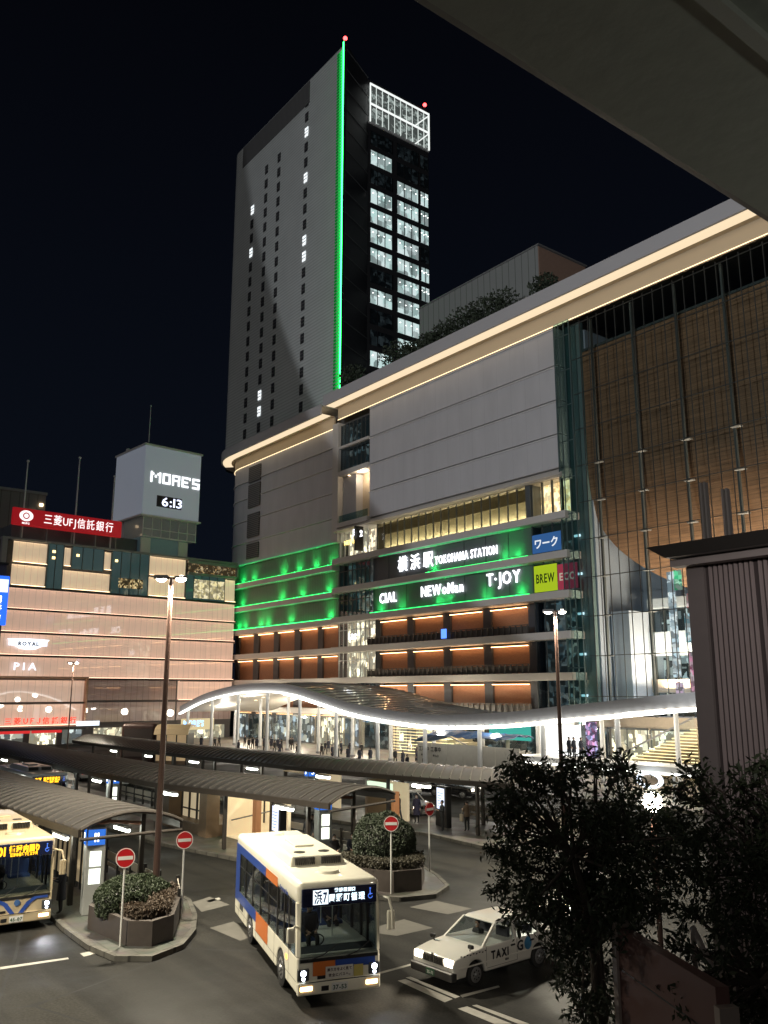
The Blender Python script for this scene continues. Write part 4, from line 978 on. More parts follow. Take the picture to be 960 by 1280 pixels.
# ================================================================== BUS PLATFORM CANOPIES
M_canopy = mat('canopy_sheet',(.085,.08,.078),.28,.35,vary=.15,scale=.6)
M_frame = mat('canopy_frame',(.05,.042,.036),.5,.3,vary=.15)
M_rust = mat('canopy_truss',(.22,.10,.065),.6,.2)
def polyat(pts, t):
    """point and left normal at length fraction t of a polyline of (x,y)"""
    L = [0]
    for a, b in zip(pts[:-1], pts[1:]): L.append(L[-1]+math.dist(a,b))
    d = t*L[-1]
    for i in range(len(pts)-1):
        if d <= L[i+1]+1e-9:
            u = (d-L[i])/(L[i+1]-L[i]); a, b = pts[i], pts[i+1]; return (a[0]+(b[0]-a[0])*u, a[1]+(b[1]-a[1])*u)
    return pts[-1]
def canopy(label, near, far, z0=3.15, rise=.48, tubes=(), posts=8, ribs=60, seedy=1):
    """arched shelter between the near and far eave lines"""
    c0 = polyat(near, 0); root = thing('bus_shelter_canopy', ((near[0][0]+far[0][0])/2,(near[0][1]+far[0][1])/2,.15), label, 'canopy', 'arched bus stop canopies', world=True)
    def sh(u, v):
        a = polyat(near, u); b = polyat(far, u); return (a[0]+(b[0]-a[0])*v, a[1]+(b[1]-a[1])*v, z0+rise*math.sin(math.pi*v)**.85 if 0 < v < 1 else z0)
    mb = MB().slab(sh, 60, 10, .05).use(1)
    for i in range(ribs+1):
        u = i/ribs; prev = None
        for j in range(11):
            p = sh(u, j/10); u2 = min(1, u+.0009*60/ribs) if i < ribs else 1; w = .05
            if prev: mb.hexa([(prev[0]-w,prev[1],prev[2]),(prev[0]+w,prev[1],prev[2]),(p[0]+w,p[1],p[2]),(p[0]-w,p[1],p[2])],[(prev[0]-w,prev[1],prev[2]+.07),(prev[0]+w,prev[1],prev[2]+.07),(p[0]+w,p[1],p[2]+.07),(p[0]-w,p[1],p[2]+.07)])
            prev = p
    mb.build('roof_sheet', [M_canopy, mat('canopy_rib',(.16,.15,.14),.35,.4)], root, smooth=True)
    for e in (near, far):
        mb = MB()
        for i in range(40):
            a = polyat(e, i/40); b = polyat(e, (i+1)/40); mb.hexa([(a[0],a[1]-.06,z0-.28),(b[0],b[1]-.06,z0-.28),(b[0],b[1]+.06,z0-.28),(a[0],a[1]+.06,z0-.28)],[(a[0],a[1]-.06,z0-.02),(b[0],b[1]-.06,z0-.02),(b[0],b[1]+.06,z0-.02),(a[0],a[1]+.06,z0-.02)])
        mb.build('eave_beam', M_frame, root)
    # end arch
    mb = MB(); pts = [Vector(sh(0, j/10))+Vector((.06,0,-.02)) for j in range(11)]; mb.tube(pts, .07, 8)
    a = sh(0,0); b = sh(0,1); mb.tube([(a[0]+.06,a[1],z0-.35),(b[0]+.06,b[1],z0-.35)], .06, 8)
    mb.build('end_arch', M_frame, root, smooth=True)
    for k in range(posts):
        u = (k+.35)/posts; a = sh(u,.16); b = sh(u,.84)
        for q_ in (a, b): MB().box(q_[0]-.09,q_[1]-.09,.15,q_[0]+.09,q_[1]+.09,z0+.15).build('post', M_frame, root, bevel=.02)
        mb = MB(); mb.tube([(a[0],a[1],z0-.3),((a[0]+b[0])/2,(a[1]+b[1])/2,z0-.12),(b[0],b[1],z0-.3)], .07, 6)
        m2 = sh(u,.5); mb.tube([(m2[0],m2[1],z0-.12),(m2[0],m2[1],z0+rise-.05)], .05, 6); mb.build('truss', M_rust, root)
    for (u, v) in tubes:
        p = sh(u, v); a = polyat(near, min(1,u+.01)); b = polyat(near, max(0,u-.01)); d = Vector((b[0]-a[0],b[1]-a[1],0)).normalized()*.62
        c = Vector((p[0],p[1]-.12,z0-.50)); MB().box(c.x-.8,c.y-.1,z0-.43,c.x+.8,c.y+.1,z0-.36).build('tube_housing', M_grey, root); MB().tube([c-d,c+d],.085,8).build('tube_light', E_tube, root)
        lamp('canopy_light','POINT',(p[0],p[1],z0-.62),55,(.95,1.,.86),.35)
    return root
nearA = [(-32.45,11.15),(-41.4,10.7),(-75,10.7)]; farA = [(-32.44,15.07),(-41.4,14.9),(-75,14.9)]
canopy('nearest arched bus canopy at the left edge with its open end beside the planter', nearA, farA, tubes=((.05,.06),(.06,.7),(.3,.06),(.55,.5),(.8,.5)), posts=7, ribs=52)
nearB = [(-33.2,22.5),(-38.6,21.6),(-45.8,20.0),(-52.6,19.5),(-76.5,19.3),(-95,19.3)]; farB = [(-34.4,27.1),(-39.6,26.3),(-46.6,24.7),(-53,24.2),(-76.5,24.),(-95,24.)]
def uB(px, py):  # fraction along nearB at a pixel of the eave
    g = G(px, py, 2.8); best = min(range(201), key=lambda k: math.dist(polyat(nearB,k/200),(g.x,g.y))); return best/200
canopy('long middle arched bus canopy curving towards the planter with the rounded bush', nearB, farB, tubes=tuple((uB(*p_),.03) for p_ in ((380,1003),(167,970),(103,959),(20,947),(258,984)))+((.1,.8),(.45,.8),(.75,.8)), posts=10, ribs=92)
nearC = [(-34.1,35.0),(-40,33.3),(-48,31.8),(-68.6,30.2),(-92,30.2)]; farC = [(-38.,39.3),(-42,37.9),(-49.5,36.3),(-69,34.8),(-92,34.8)]
canopy('far arched bus canopy in front of the wave-shaped walkway', nearC, farC, tubes=((.10,.03),(.24,.03),(.38,.03),(.52,.03),(.66,.03),(.80,.03)), posts=9, ribs=88)
# glazed screens, rails and boards under the canopies (near platform)
def screen(loc, w, label, rz=0., h=2.2):
    t = thing('glass_screen', (*loc,.15), label, 'screen', 'tall glazed wind screens on the near platform', rz)
    MB().box(-w/2,-.03,.25,w/2,.03,h).build('pane', mat('lit_screen',(.60,.50,.36),.5,emit=(1.,.75,.42),estr=.16), t)
    mb = MB()
    n = int(w/.62)
    for i in range(n+1): x = -w/2+w*i/n; mb.box(x-.09,-.06,0,x+.09,.06,h+.1)
    mb.box(-w/2,-.06,h,w/2,.06,h+.1); mb.build('frame', M_dark, t)
screen((-37.6,12.9), 6.2, 'long row of warm lit glass panes under the nearest canopy behind the left bus')
screen((-46.5,12.9), 7., 'farther row of warm lit glass panes under the nearest canopy at the left edge')
# underground entrance on the middle platform
ug = thing('subway_entrance', (-47.8,23.0,.15), 'lit glazed subway stair entrance with brown stone base under the middle canopy', 'entrance', world=True)
M_stone = mat('brown_stone',(.16,.11,.07),.45,vary=.25,scale=3); E_ugw = mat('entrance_wall',(.72,.62,.45),.5,emit=(1.,.80,.5),estr=.35)
MB().box(-50.6,22.6,.15,-45.4,25.4,.75).build('plinth', M_stone, ug, bevel=.03)
MB().box(-46.2,22.5,.15,-45.3,23.3,3.0).build('pillar', M_stone, ug); MB().box(-51.2,22.5,.15,-50.3,23.3,3.0).build('pillar', M_stone, ug)
MB().box(-50.3,23.4,.75,-46.2,23.46,2.7).build('lit_pane', E_ugw, ug)
mb = MB()
for i in range(5): x = -50.3+4.1*i/4; mb.box(x-.05,23.3,.75,x+.05,23.5,2.8)
mb.box(-50.3,23.32,1.2,-46.2,23.5,1.27); mb.build('frame', M_black, ug)
for i in range(8): MB().hexa([(-51+.72*i,22.6,2.75),(-50.36+.72*i,22.6,2.75),(-50.36+.72*i,25.2,2.95),(-51+.72*i,25.2,2.95)],[(-51+.72*i,22.6,2.8),(-50.36+.72*i,22.6,2.8),(-50.36+.72*i,25.2,3.0),(-51+.72*i,25.2,3.0)]).build('roof_pane', mat('ochre_pane',(.40,.30,.18),.4,emit=(1.,.7,.35),estr=.12), ug)
MB().box(-45.2,25.6,.15,-41.8,25.8,2.75).build('stair_wall', E_ugw, ug); MB().box(-45.25,23.6,.15,-45.1,25.6,2.75).build('stair_side', E_ugw, ug); mat('orange_wall',(.5,.22,.10),.5,emit=(1.,.42,.15),estr=.2)
MB().box(-42.1,23.6,.15,-41.7,23.9,2.4).build('stair_side', MATS['orange_wall'], ug); MB().box(-45.1,23.4,2.4,-42.2,23.6,2.75).build('sign_band', emis('green_white_sign',(.80,1.,.72),1.1), ug)
MB().box(-45.1,23.6,.16,-41.9,25.6,.19).build('floor', E_ugw, ug)
mb = MB().tube([(-45,23.9,1.0),(-43.2,25.3,1.55),(-42.2,25.4,1.55)],.04,6); mb.build('handrail', M_grey, ug)
mb = MB()
for i in range(4): x = -45.0+.75*i; mb.box(x-.03,25.5,.8,x+.03,25.58,2.6)
mb.build('frame', M_black, ug)
lamp('entrance_light','POINT',(-43.6,24.4,2.4),60,(1.,.8,.5),.2); lamp('entrance_light','POINT',(-47.8,24.4,2.3),40,(1.,.8,.5),.2)
# stop pillars with numbers
def pillar(loc, num, label, rz, h=3.0, lit=True, w=.62, ns=.42):
    t = thing('stop_pillar', (*loc,.15), label, 'bus stop sign', 'numbered bus stop pillars', rz)
    b_ = MB().rbox(-w/2,-.35,0,w/2,.35,h,.03).build('body', mat('pillar_grey',(.34,.35,.34),.45,vary=.1), t)
    bl = emis('stop_blue',(.05,.22,.85),.9)
    MB().box(-w/2+.03,-.37,h-.62,w/2-.03,-.352,h-.08).build('number_panel', bl, t)
    text('lettering',num,ns,E_white,t,(0,-.385,h-.35),FY,.01,.01)
    MB().box(w/2+.002,-.3,h-.62,w/2+.02,.3,h-.08).build('number_panel', bl, t); text('lettering',num,ns,E_white,t,(w/2+.03,0,h-.35),((0,1,0),(0,0,1)),.01,.01)
    for z in (h-1.35,h-1.95): MB().box(w/2+.002,-.2,z,w/2+.02,.2,z+.52).build('timetable', emis('timetable_glow',(.95,1.,.85),2.0), t)
    return t
g = G(97,1152); pillar((-32.9,11.9), '11', 'grey stop pillar with blue number 11 and lit timetable beside the front left bus', R(-12), 3.0)
g = G(412,1085); pillar((-36.4,24.3), '6', 'grey stop pillar with a big blue number 6 behind the moving bus', R(-12), 2.9, ns=.55)
pillar((-54.5,20.6), '10', 'grey stop pillar with lit timetable beside the parked far bus', R(-10), 2.9)
pillar((-51.,33.), '5', 'small blue lit stop pillar seen between the middle and far canopies', R(-10), 2.9)
se = thing('stair_entrance', (-44.2,33.9,.15), 'orange-walled stair entrance with a pale lit sign band under the far canopy', 'entrance', world=True)
MB().box(-45.4,33.6,2.1,-43.,33.8,2.5).build('sign_band', emis('green_white_sign',(.80,1.,.72),1.1), se); MB().box(-43.3,33.9,.15,-43.0,34.3,2.0).build('pillar', MATS['orange_wall'], se)
MB().box(-45.4,35.2,.15,-43.3,35.35,2.4).build('back_wall', E_ugw, se); MB().box(-45.6,33.6,.15,-45.35,35.3,2.6).build('pillar', M_stone, se)
se = thing('ochre_shelter', (-52.5,34.2,.15), 'small curved ochre-roofed shelter on the far platform beside the blue number 5 pillar', 'shelter', world=True)
for i in range(6): MB().box(-55+.72*i,33.2,2.45,-54.34+.72*i,35.4,2.5).build('roof_pane', mat('ochre_pane',(.40,.30,.18),.4,emit=(1.,.7,.35),estr=.12), se)
MB().box(-55,35.3,.15,-50.8,35.4,2.4).build('lit_pane', E_ugw, se)
for x in (-55,-50.8): MB().box(x-.06,33.3,.15,x+.06,33.42,2.45).build('post', M_black, se)
# information screens
def kiosk(loc, label, rz, w=1.0, h=2.1, z0=.9, s=1.5):
    t = thing('information_screen', (*loc,.15), label, 'screen', 'lit information screens', rz)
    MB().rbox(-w/2-.22,-.18,0,w/2+.22,.18,h+.12,.03).build('housing', M_black, t)
    MB().box(-w/2,-.2,z0,w/2,-.185,h).build('display', emis('display_white',(.75,.82,1.),s), t)
    mb = MB(); k = 6
    for i in range(k): mb.box(-w/2+.1,-.207,z0+.15+i*(h-z0-.3)/k,-w/2+.1+w*(.5+.3*((i*7)%3)/2),-.201,z0+.18+i*(h-z0-.3)/k)
    mb.build('printed_line', mat('display_ink',(.2,.3,.7),.6,emit=(.2,.35,.9),estr=.35), t)
kiosk((-39.9,23.9), 'lit white timetable screen on the middle platform behind the bus', R(-8), .8, 2.1, .9)
kiosk((-40.4,35.6), 'tall black information kiosk with glowing screen on the far platform', R(-14), .95, 2.2, 1.0, 1.7)
# guard rails
def rail(pts, label, h=1.0, boards=True, group='guard rails along the platforms', name='guard_rail'):
    t = thing(name, (pts[0][0],pts[0][1],.15), label, 'railing', group, world=True)
    for a, b in zip(pts[:-1], pts[1:]):
        L = math.dist(a,b); n = max(1,round(L/1.6)); d = ((b[0]-a[0])/n,(b[1]-a[1])/n)
        for i in range(n+1):
            x, y = a[0]+d[0]*i, a[1]+d[1]*i; MB().box(x-.06,y-.06,.15,x+.06,y+.06,.15+h+.1).build('post', M_dark, t)
        mb = MB()
        for z in ((.35,.5),(.62,h-.05)) if boards else ((.5,.56),(h-.05,h)):
            mb.hexa([(a[0],a[1]-.02,.15+z[0]),(b[0],b[1]-.02,.15+z[0]),(b[0],b[1]+.02,.15+z[0]),(a[0],a[1]+.02,.15+z[0])],[(a[0],a[1]-.02,.15+z[1]),(b[0],b[1]-.02,.15+z[1]),(b[0],b[1]+.02,.15+z[1]),(a[0],a[1]+.02,.15+z[1])])
        mb.build('board', mat('rail_board',(.30,.27,.23),.6), t)
rail([(-33.2,14.6),(-46,15.2)], 'low guard rail with pale boards along the back of the near platform')
rail([(-36.2,26.4),(-42,25.9)], 'low guard rail with pale boards on the middle platform beside the stairs')
rail([(-50.5,25.6),(-66,25.4)], 'low guard rail along the back of the middle platform behind the subway entrance')
rail([(-32.5,38.6),(-41.5,38.4)], 'low white guard rail behind the people on the far platform')
rail([(-30.2,14.1),(-32.4,15.0)], 'short dark post rail beside the planter of the near platform',.9,False)

# ================================================================== NO-ENTRY SIGNS, LAMPS
M_pole = mat('pole_white',(.60,.60,.57),.5); M_sred = mat('sign_red',(.50,.015,.02),.35,coat=.3,vary=.03); M_swhite = mat('sign_white_paint',(.75,.73,.70),.45)
def no_entry(px, py, label, face, zc=2.65):
    g = G(px, py, .15); t = thing('no_entry_sign', (g.x,g.y,.15), label, 'road sign', 'round no entry signs at the platform ends', face)
    MB().cyl((0,0,0),(0,0,zc+.2),.035,.035,10).build('pole', M_pole, t, smooth=True)
    d = MB().cyl((0,-.06,zc),(0,-.04,zc),.30,.30,32).build('disc', M_sred, t)
    mb = MB(); 
    for i in range(32):
        a = 2*math.pi*i/32; b = 2*math.pi*(i+1)/32; mb.add([(.30*math.cos(a),-.064,zc+.30*math.sin(a)),(.30*math.cos(b),-.064,zc+.30*math.sin(b)),(.275*math.cos(b),-.064,zc+.275*math.sin(b)),(.275*math.cos(a),-.064,zc+.275*math.sin(a))],[(0,1,2,3)])
    mb.build('rim', M_swhite, d); MB().box(-.235,-.068,zc-.055,.235,-.062,zc+.055).build('bar', M_swhite, d)
    MB().box(-.05,-.045,zc-.1,.05,.03,zc+.1).build('clamp', M_grey, d)
A_ = math.atan2(-CH*1, 0)
def facecam(x, y, extra=0.):  # rotation so that local -y looks back at the picture-taker's side
    return math.atan2(-y, -x)+math.pi/2+extra
for px, py, lb, ex in ((150,1184,'no entry sign on a white pole in front of the left planter, nearer one',.1),(226,1149,'no entry sign on a white pole behind the right side of the left planter',.15),(489,1117,'no entry sign on a white pole in front of the round bush planter',.05),(537,1089,'narrow-looking no entry sign turned aside behind the round bush planter',.85)):
    g = G(px,py,.15); no_entry(px, py, lb, facecam(g.x,g.y,ex))
M_lpole = mat('lamp_pole_brown',(.085,.05,.04),.4,.2,vary=.08)
def street_lamp(loc, h, label, rz, heads=2, power=9000, r=.13, group='tall street lamps'):
    t = thing('street_lamp', (*loc,.15), label, 'street lamp', group, rz); h -= .15
    MB().cyl((0,0,0),(0,0,h),r,r*.62,14).build('pole', M_lpole, t, smooth=True); MB().cyl((0,0,0),(0,0,.5),r*1.6,r*1.3,14).build('base_plate', M_lpole, t)
    MB().tube([(-.5,0,h-.02),(.5,0,h-.02)],.05,8).build('arm', M_lpole, t)
    for s in ((-1,1) if heads == 2 else (1,)):
        hd = MB().rbox(s*.14,-.15,h-.03,s*.62,.15,h+.06,.03).build('lamp_head', M_grey, t)
        MB().ball((s*.38,0,h-.04),.21,14,8,(1,.6,.62)).build('lens', emis('lamp_lens',(1.,.93,.78),30.), hd, smooth=True)
        ca, sa = math.cos(rz), math.sin(rz)
        lamp('street_light','SPOT',(loc[0]+s*.38*ca,loc[1]+s*.38*sa,h-.12),power,(1.,.90,.70),.25,(loc[0]+s*1.5*ca,loc[1]+s*1.5*sa,0),R(150),.6)
    return t
street_lamp((-31.2,13.6), 12.35, 'tall brown twin-headed street lamp rising from the left planter', R(52.4))
street_lamp((-31.5,36.1), 12.35, 'tall brown twin-headed street lamp at the tip of the far platform by the tree', R(52.4))
street_lamp((-100,32.3), 11.3, 'slender twin-headed street lamp in front of the pink store', R(52.4), power=6000, r=.09)
street_lamp((-26.,0.5), 12.0, 'tall street lamp standing just outside the left edge of the view', R(0), power=7500)
tl = thing('globe_lamp', (-12.2,16.95,0), 'bright pedestrian lamp glaring through the tree leaves', 'street lamp')
MB().cyl((0,0,0),(0,0,5.4),.07,.05,10).build('pole', M_lpole, tl); MB().ball((0,0,5.6),.22).build('globe', emis('globe_glow',(1.,.86,.70),60.), tl, smooth=True)
lamp('globe_light','POINT',(-12.2,16.95,5.2),260,(1.,.85,.65),.22)

# ================================================================== PLANTERS
M_leaf = mat('bush_leaf',(.030,.044,.019),.6,vary=.45,scale=6); M_leafr = mat('hedge_leaf',(.062,.042,.026),.65,vary=.4,scale=6)
M_pln = mat('planter_brick',(.05,.04,.034),.6,vary=.3,scale=5)
def bushcloud(shape, n, s, rs, m, name, parent):
    mb = MB()
    for _ in range(n):
        p = Vector(shape(rs)); a = Vector((rs.gauss(0,1),rs.gauss(0,1),rs.gauss(0,1))).normalized(); b = a.orthogonal().normalized(); k = s*(.6+.8*rs.random())
        mb.add([p-a*k, p-b*k*.45, p+a*k, p+b*k*.45], [(0,1,2,3)])
    return mb.build(name, m, parent)
def ellip(c, r, shell=.16):
    def f(rs):
        d_ = Vector((rs.gauss(0,1),rs.gauss(0,1),rs.gauss(0,1))).normalized(); q = 1-shell*rs.random()**2*2+.05*math.sin(7*d_.x+5*d_.y)
        return (c[0]+r[0]*d_.x*q, c[1]+r[1]*d_.y*q, c[2]+r[2]*max(-.6,d_.z)*q)
    return f
def boxf(pl_, z0, z1, w):
    def f(rs):
        i = rs.randrange(len(pl_)-1); a, b = pl_[i], pl_[i+1]; t = rs.random(); return (a[0]+(b[0]-a[0])*t+rs.uniform(-w,w), a[1]+(b[1]-a[1])*t+rs.uniform(-w,w), z0+(z1-z0)*rs.random()**.5)
    return f
def planter(name, label, poly, h, wall_m=M_pln):
    t = thing(name, (sum(p[0] for p in poly)/len(poly), sum(p[1] for p in poly)/len(poly), .15), label, 'planter', world=True)
    inn = inset(poly,.18); n = len(poly)
    MB().add([(x,y,.15) for x,y in poly]+[(x,y,.15+h) for x,y in poly]+[(x,y,.15+h) for x,y in inn]+[(x,y,.15+h-.15) for x,y in inn],
        [(i,(i+1)%n,n+(i+1)%n,n+i) for i in range(n)]+[(n+i,n+(i+1)%n,2*n+(i+1)%n,2*n+i) for i in range(n)]+[(2*n+i,2*n+(i+1)%n,3*n+(i+1)%n,3*n+i) for i in range(n)]).build('wall', wall_m, t)
    MB().add([(x,y,.15+h-.12) for x,y in inset(poly,.17)], [tuple(range(n))]).build('soil', mat('soil',(.05,.035,.025),.9), t)
    return t, inn
pA_ = [(-28.1,11.4),(-27.6,12.0),(-28.0,12.9),(-31.6,14.9),(-32.4,14.2),(-31.7,11.6),(-30.9,11.1)]
t, inn = planter('planter', 'dark brick planter with clipped bushes and reddish hedge at the tip of the near platform', pA_, .74)
bush = thing('clipped_bush', (-31.15,12.75,.72), 'large clipped rounded bush at the back of the near planter', 'bush')
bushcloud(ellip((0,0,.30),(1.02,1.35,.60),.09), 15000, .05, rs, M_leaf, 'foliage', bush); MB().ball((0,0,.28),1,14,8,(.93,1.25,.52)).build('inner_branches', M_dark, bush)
bush = thing('clipped_bush', (-29.9,11.55,.75), 'smaller round clipped bush at the front of the near planter', 'bush')
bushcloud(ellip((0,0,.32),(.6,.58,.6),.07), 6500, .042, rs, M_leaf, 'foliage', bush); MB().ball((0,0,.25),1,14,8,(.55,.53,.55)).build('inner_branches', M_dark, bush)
hd = thing('low_hedge', (0,0,0), 'low reddish-brown hedge filling the front edge of the near planter', 'hedge')
bushcloud(boxf([(-29.0,11.85),(-28.3,11.95),(-28.4,12.5),(-31.3,14.1)],.8,1.18,.34), 12000, .045, rs, M_leafr, 'foliage', hd)
pB_ = [(-30.2,21.8),(-28.7,22.6),(-28.4,23.8),(-30.0,25.3),(-31.6,25.6),(-32.6,24.4),(-32.6,22.2)]
t, inn = planter('planter', 'low dark stone planter under the big round bush at the tip of the middle platform', pB_, .8)
bush = thing('clipped_bush', (-31.0,23.8,.9), 'big dark dome-shaped bush on the middle platform behind the no entry signs', 'bush')
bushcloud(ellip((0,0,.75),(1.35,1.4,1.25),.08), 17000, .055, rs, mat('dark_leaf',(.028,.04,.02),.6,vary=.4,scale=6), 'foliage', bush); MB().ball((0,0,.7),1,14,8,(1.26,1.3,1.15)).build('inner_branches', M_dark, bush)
hd = thing('low_hedge', (0,0,0), 'low dark hedge around the foot of the big round bush', 'hedge')
bushcloud(boxf([(-31.9,22.4),(-29.6,22.5),(-28.9,23.8),(-30.3,24.9)],.85,1.3,.35), 9000, .05, rs, mat('dark_hedge_leaf',(.04,.035,.02),.6,vary=.4), 'foliage', hd)
# shelter with brown curved roof and dark box in front of the store
k_ = thing('vent_box', (-98,onX(178,912,-98).y,0), 'dark brown rounded ventilation housing in front of the pink store', 'kiosk', rz=R(47))
MB().rbox(-2.1,-1.2,0,2.1,1.2,4.5,.45,4).build('housing', mat('vent_brown',(.045,.022,.018),.4,.3), k_); MB().box(-1.7,-1.26,.8,1.7,-1.2,3.9).build('grille', striped('vent_grille',(.03,.015,.012),(.012,.008,.008),0,.12,.5), k_)
k_ = thing('glass_kiosk', (-95,onX(219,915,-95).y,0.), 'small lit glass kiosk with ochre curved roof beside the dark housing', 'kiosk', rz=R(47))
MB().box(-1.8,-1.2,0,1.8,1.2,.4).build('base', M_stone, k_); MB().box(-1.75,-1.15,.4,1.75,1.15,3.3).build('glazing', mat('kiosk_lit',(.55,.42,.25),.4,emit=(1.,.7,.38),estr=.25), k_)
mb = MB()
for x in (-1.8,-.6,.6,1.8): mb.box(x-.06,-1.24,0,x+.06,1.24,3.4)
mb.build('frame', M_black, k_); MB().prismx([(-1.5,3.3),(-1.2,3.9),(-.4,4.3),(.6,4.35),(1.5,4.2),(1.5,4.1),(-.3,4.15),(-1.1,3.75),(-1.4,3.25)],-2,2).build('roof', MATS['ochre_pane'], k_)
# ================================================================== VEHICLES
M_tyre = mat('tyre',(.02,.02,.02),.8); M_rim = mat('rim',(.40,.40,.40),.35,.7)
def wheel(parent, x, y, r, w, side, hub=.55):
    t = MB(); t.cyl((x,y-w/2,r),(x,y+w/2,r),r,r,24); o = t.build('wheel', M_tyre, parent, smooth=True, bevel=.02)
    yo = y+side*w/2; m = MB().cyl((x,yo-side*.02,r),(x,yo+side*.012,r),r*hub+.05,r*hub,20).cyl((x,yo+side*.01,r),(x,yo+side*.05,r),r*.22,r*.16,12)
    m.build('rim', M_rim, o, smooth=True)
    mb = MB()
    for i in range(8):
        a = math.pi*2*i/8; mb.cyl((x+math.cos(a)*r*.38,yo+side*.012,r+math.sin(a)*r*.38),(x+math.cos(a)*r*.38,yo+side*.02,r+math.sin(a)*r*.38),r*.07,r*.07,8)
    mb.build('rim_hole', M_black, o)
def bus(loc, rz, label, base, led, led_col, liv, route, dest, plate, small=False, head=True):
    b = thing('city_bus', (*loc,0), label, 'bus', None, rz)
    W = 1.15; XF, XR = 4.3, -4.6; zt = 3.02
    Mb = base
    # lower shell with wheel openings as an extruded side profile
    def arch(cx, r, n=10): return [(cx+r*math.cos(a), .30 if abs(math.sin(a))<.01 else .42+ (r*math.sin(a))*.98) for a in [math.pi*i/n for i in range(n+1)]]
    prof = [(XF-.02,.32),(XF,.5),(XF-.03,1.2),(XR+.02,1.2),(XR,.5),(XR+.05,.36)]
    aR = [(-1.95+.56*math.cos(a), .34+.62*math.sin(a)) for a in [math.pi-math.pi*i/12 for i in range(13)]]
    aF = [(2.45+.56*math.cos(a), .34+.62*math.sin(a)) for a in [math.pi-math.pi*i/12 for i in range(13)]]
    MB().prismy(prof+aR+aF, -W, W).build('body', Mb, b, bevel=.05)
    MB().box(XR+.5,-W+.12,.36,XF-.4,W-.12,.5).build('chassis', M_black, b)
    # roof shell
    bm_ = MB().rbox(XR,-W,2.42,XF-.06,W,zt,.16,4); bm_.build('roof', Mb, b, smooth=True)
    # rooftop equipment: long air duct, two grilles, round vents
    ac = MB().hexa([(-2.1,-.85,zt-.02),(2.1,-.85,zt-.02),(2.1,.85,zt-.02),(-2.1,.85,zt-.02)],[(-1.9,-.72,zt+.26),(1.98,-.76,zt+.26),(1.98,.76,zt+.26),(-1.9,.72,zt+.26)]).build('air_conditioner', Mb, b, bevel=.04)
    mb = MB()
    for s in (-1,1):
        for i in range(11): y = s*(.12+.055*i); mb.box(1.99,y-.017,zt+.04,2.115,y+.017,zt+.23)
    mb.build('grille', M_black, ac)
    MB().cyl((1.35,-.38,zt+.25),(1.35,-.38,zt+.275),.17,.17,20).cyl((1.35,.38,zt+.25),(1.35,.38,zt+.275),.17,.17,20).build('fan', M_black, ac)
    MB().box(-.9,-.3,zt+.25,.5,.3,zt+.32).build('cover', Mb, ac, bevel=.02)
    for x in (3.1,-3.7): MB().cyl((x,0,zt-.01),(x,0,zt+.07),.36,.30,24).build('roof_vent', Mb, b, smooth=True)
    # side glazing and pillars
    xs = [XF-.15,3.3,2.75,1.9,.75,-.45,-1.65,-2.85,-3.9,XR+.12]
    for s in (-1,1):
        for i in range(len(xs)-1):
            a, c = xs[i], xs[i+1]
            if i == 8 : continue
            g_ = MB().box(c+.05,s*(W-.03),1.2,a-.05,s*(W-.01),2.45).build('side_window', G_car, b)
            if 2 < i < 8: MB().box(c+.05,s*(W-.005),2.02,a-.05,s*(W+.004),2.05).build('window_rail', M_black, g_)
        mb = MB()
        for x in xs[1:-1]: mb.box(x-.055,s*(W-.06),1.18,x+.055,s*(W-.002),2.46)
        mb.build('window_pillar', M_black, b)
        MB().box(XR+.03,s*(W-.06),1.18,-3.86,s*W,2.46).build('rear_panel', Mb if not liv else liv['blue'], b)
    # front: pillars, windscreen, display, dash
    for s in (-1,1): MB().hexa([(XF-.1,s*(W-.1),1.2),(XF-.02,s*(W-.1),1.2),(XF-.06,s*W,1.2),(XF-.2,s*W,1.2)],[(XF-.2,s*(W-.1),2.5),(XF-.08,s*(W-.1),2.5),(XF-.12,s*W,2.5),(XF-.3,s*W,2.5)]).build('front_pillar', Mb, b)
    ws = MB().hexa([(XF-.03,-W+.08,1.12),(XF-.01,-W+.08,1.12),(XF-.01,W-.08,1.12),(XF-.03,W-.08,1.12)],[(XF-.10,-W+.08,2.38),(XF-.08,-W+.08,2.38),(XF-.08,W-.08,2.38),(XF-.10,W-.08,2.38)]).build('windscreen', G_car, b)
    MB().box(XF-.02,-W+.08,1.06,XF+.006,W-.08,1.14).build('windscreen_trim', M_black, b)
    for y0, y1 in ((-.85,-.05),(.1,.85)): MB().tube([(XF+.03,y0,1.12),(XF+.03,(y0+y1)/2,1.22),(XF-.01,y1,1.45)],.014,6).build('wiper', M_black, ws)
    dp = MB().rbox(XF-.12,-W+.1,2.40,XF+.0,W-.1,2.86,.03).build('destination_display', mat('display_blue_black',(.01,.015,.05),.15,coat=1.), b)
    fx_ = ((0,1,0),(0,0,1)); xd = XF+.012
    if led == 'white':
        MB().box(xd-.008,-.75,2.46,xd,-.33,2.82).build('lit_panel', emis('display_panel',(.85,.95,1.),1.6), dp)
        text('lettering',route,.34,mat('display_letter_blue',(.01,.05,.3),.4),dp,(xd+.004,-.54,2.64),fx_,.004,.012,fit=.36)
        text('lettering',dest[0],.10,emis('display_letters',(.75,.92,1.),2.2),dp,(xd,.13,2.79),fx_,.004,.006)
        text('lettering',dest[1],.21,emis('display_letters',(.75,.92,1.),2.2),dp,(xd,.20,2.60),fx_,.004,.004,fit=1.0,gap=.16)
    else:
        e_ = emis('amber_letters',(1.,.50,.02),2.4)
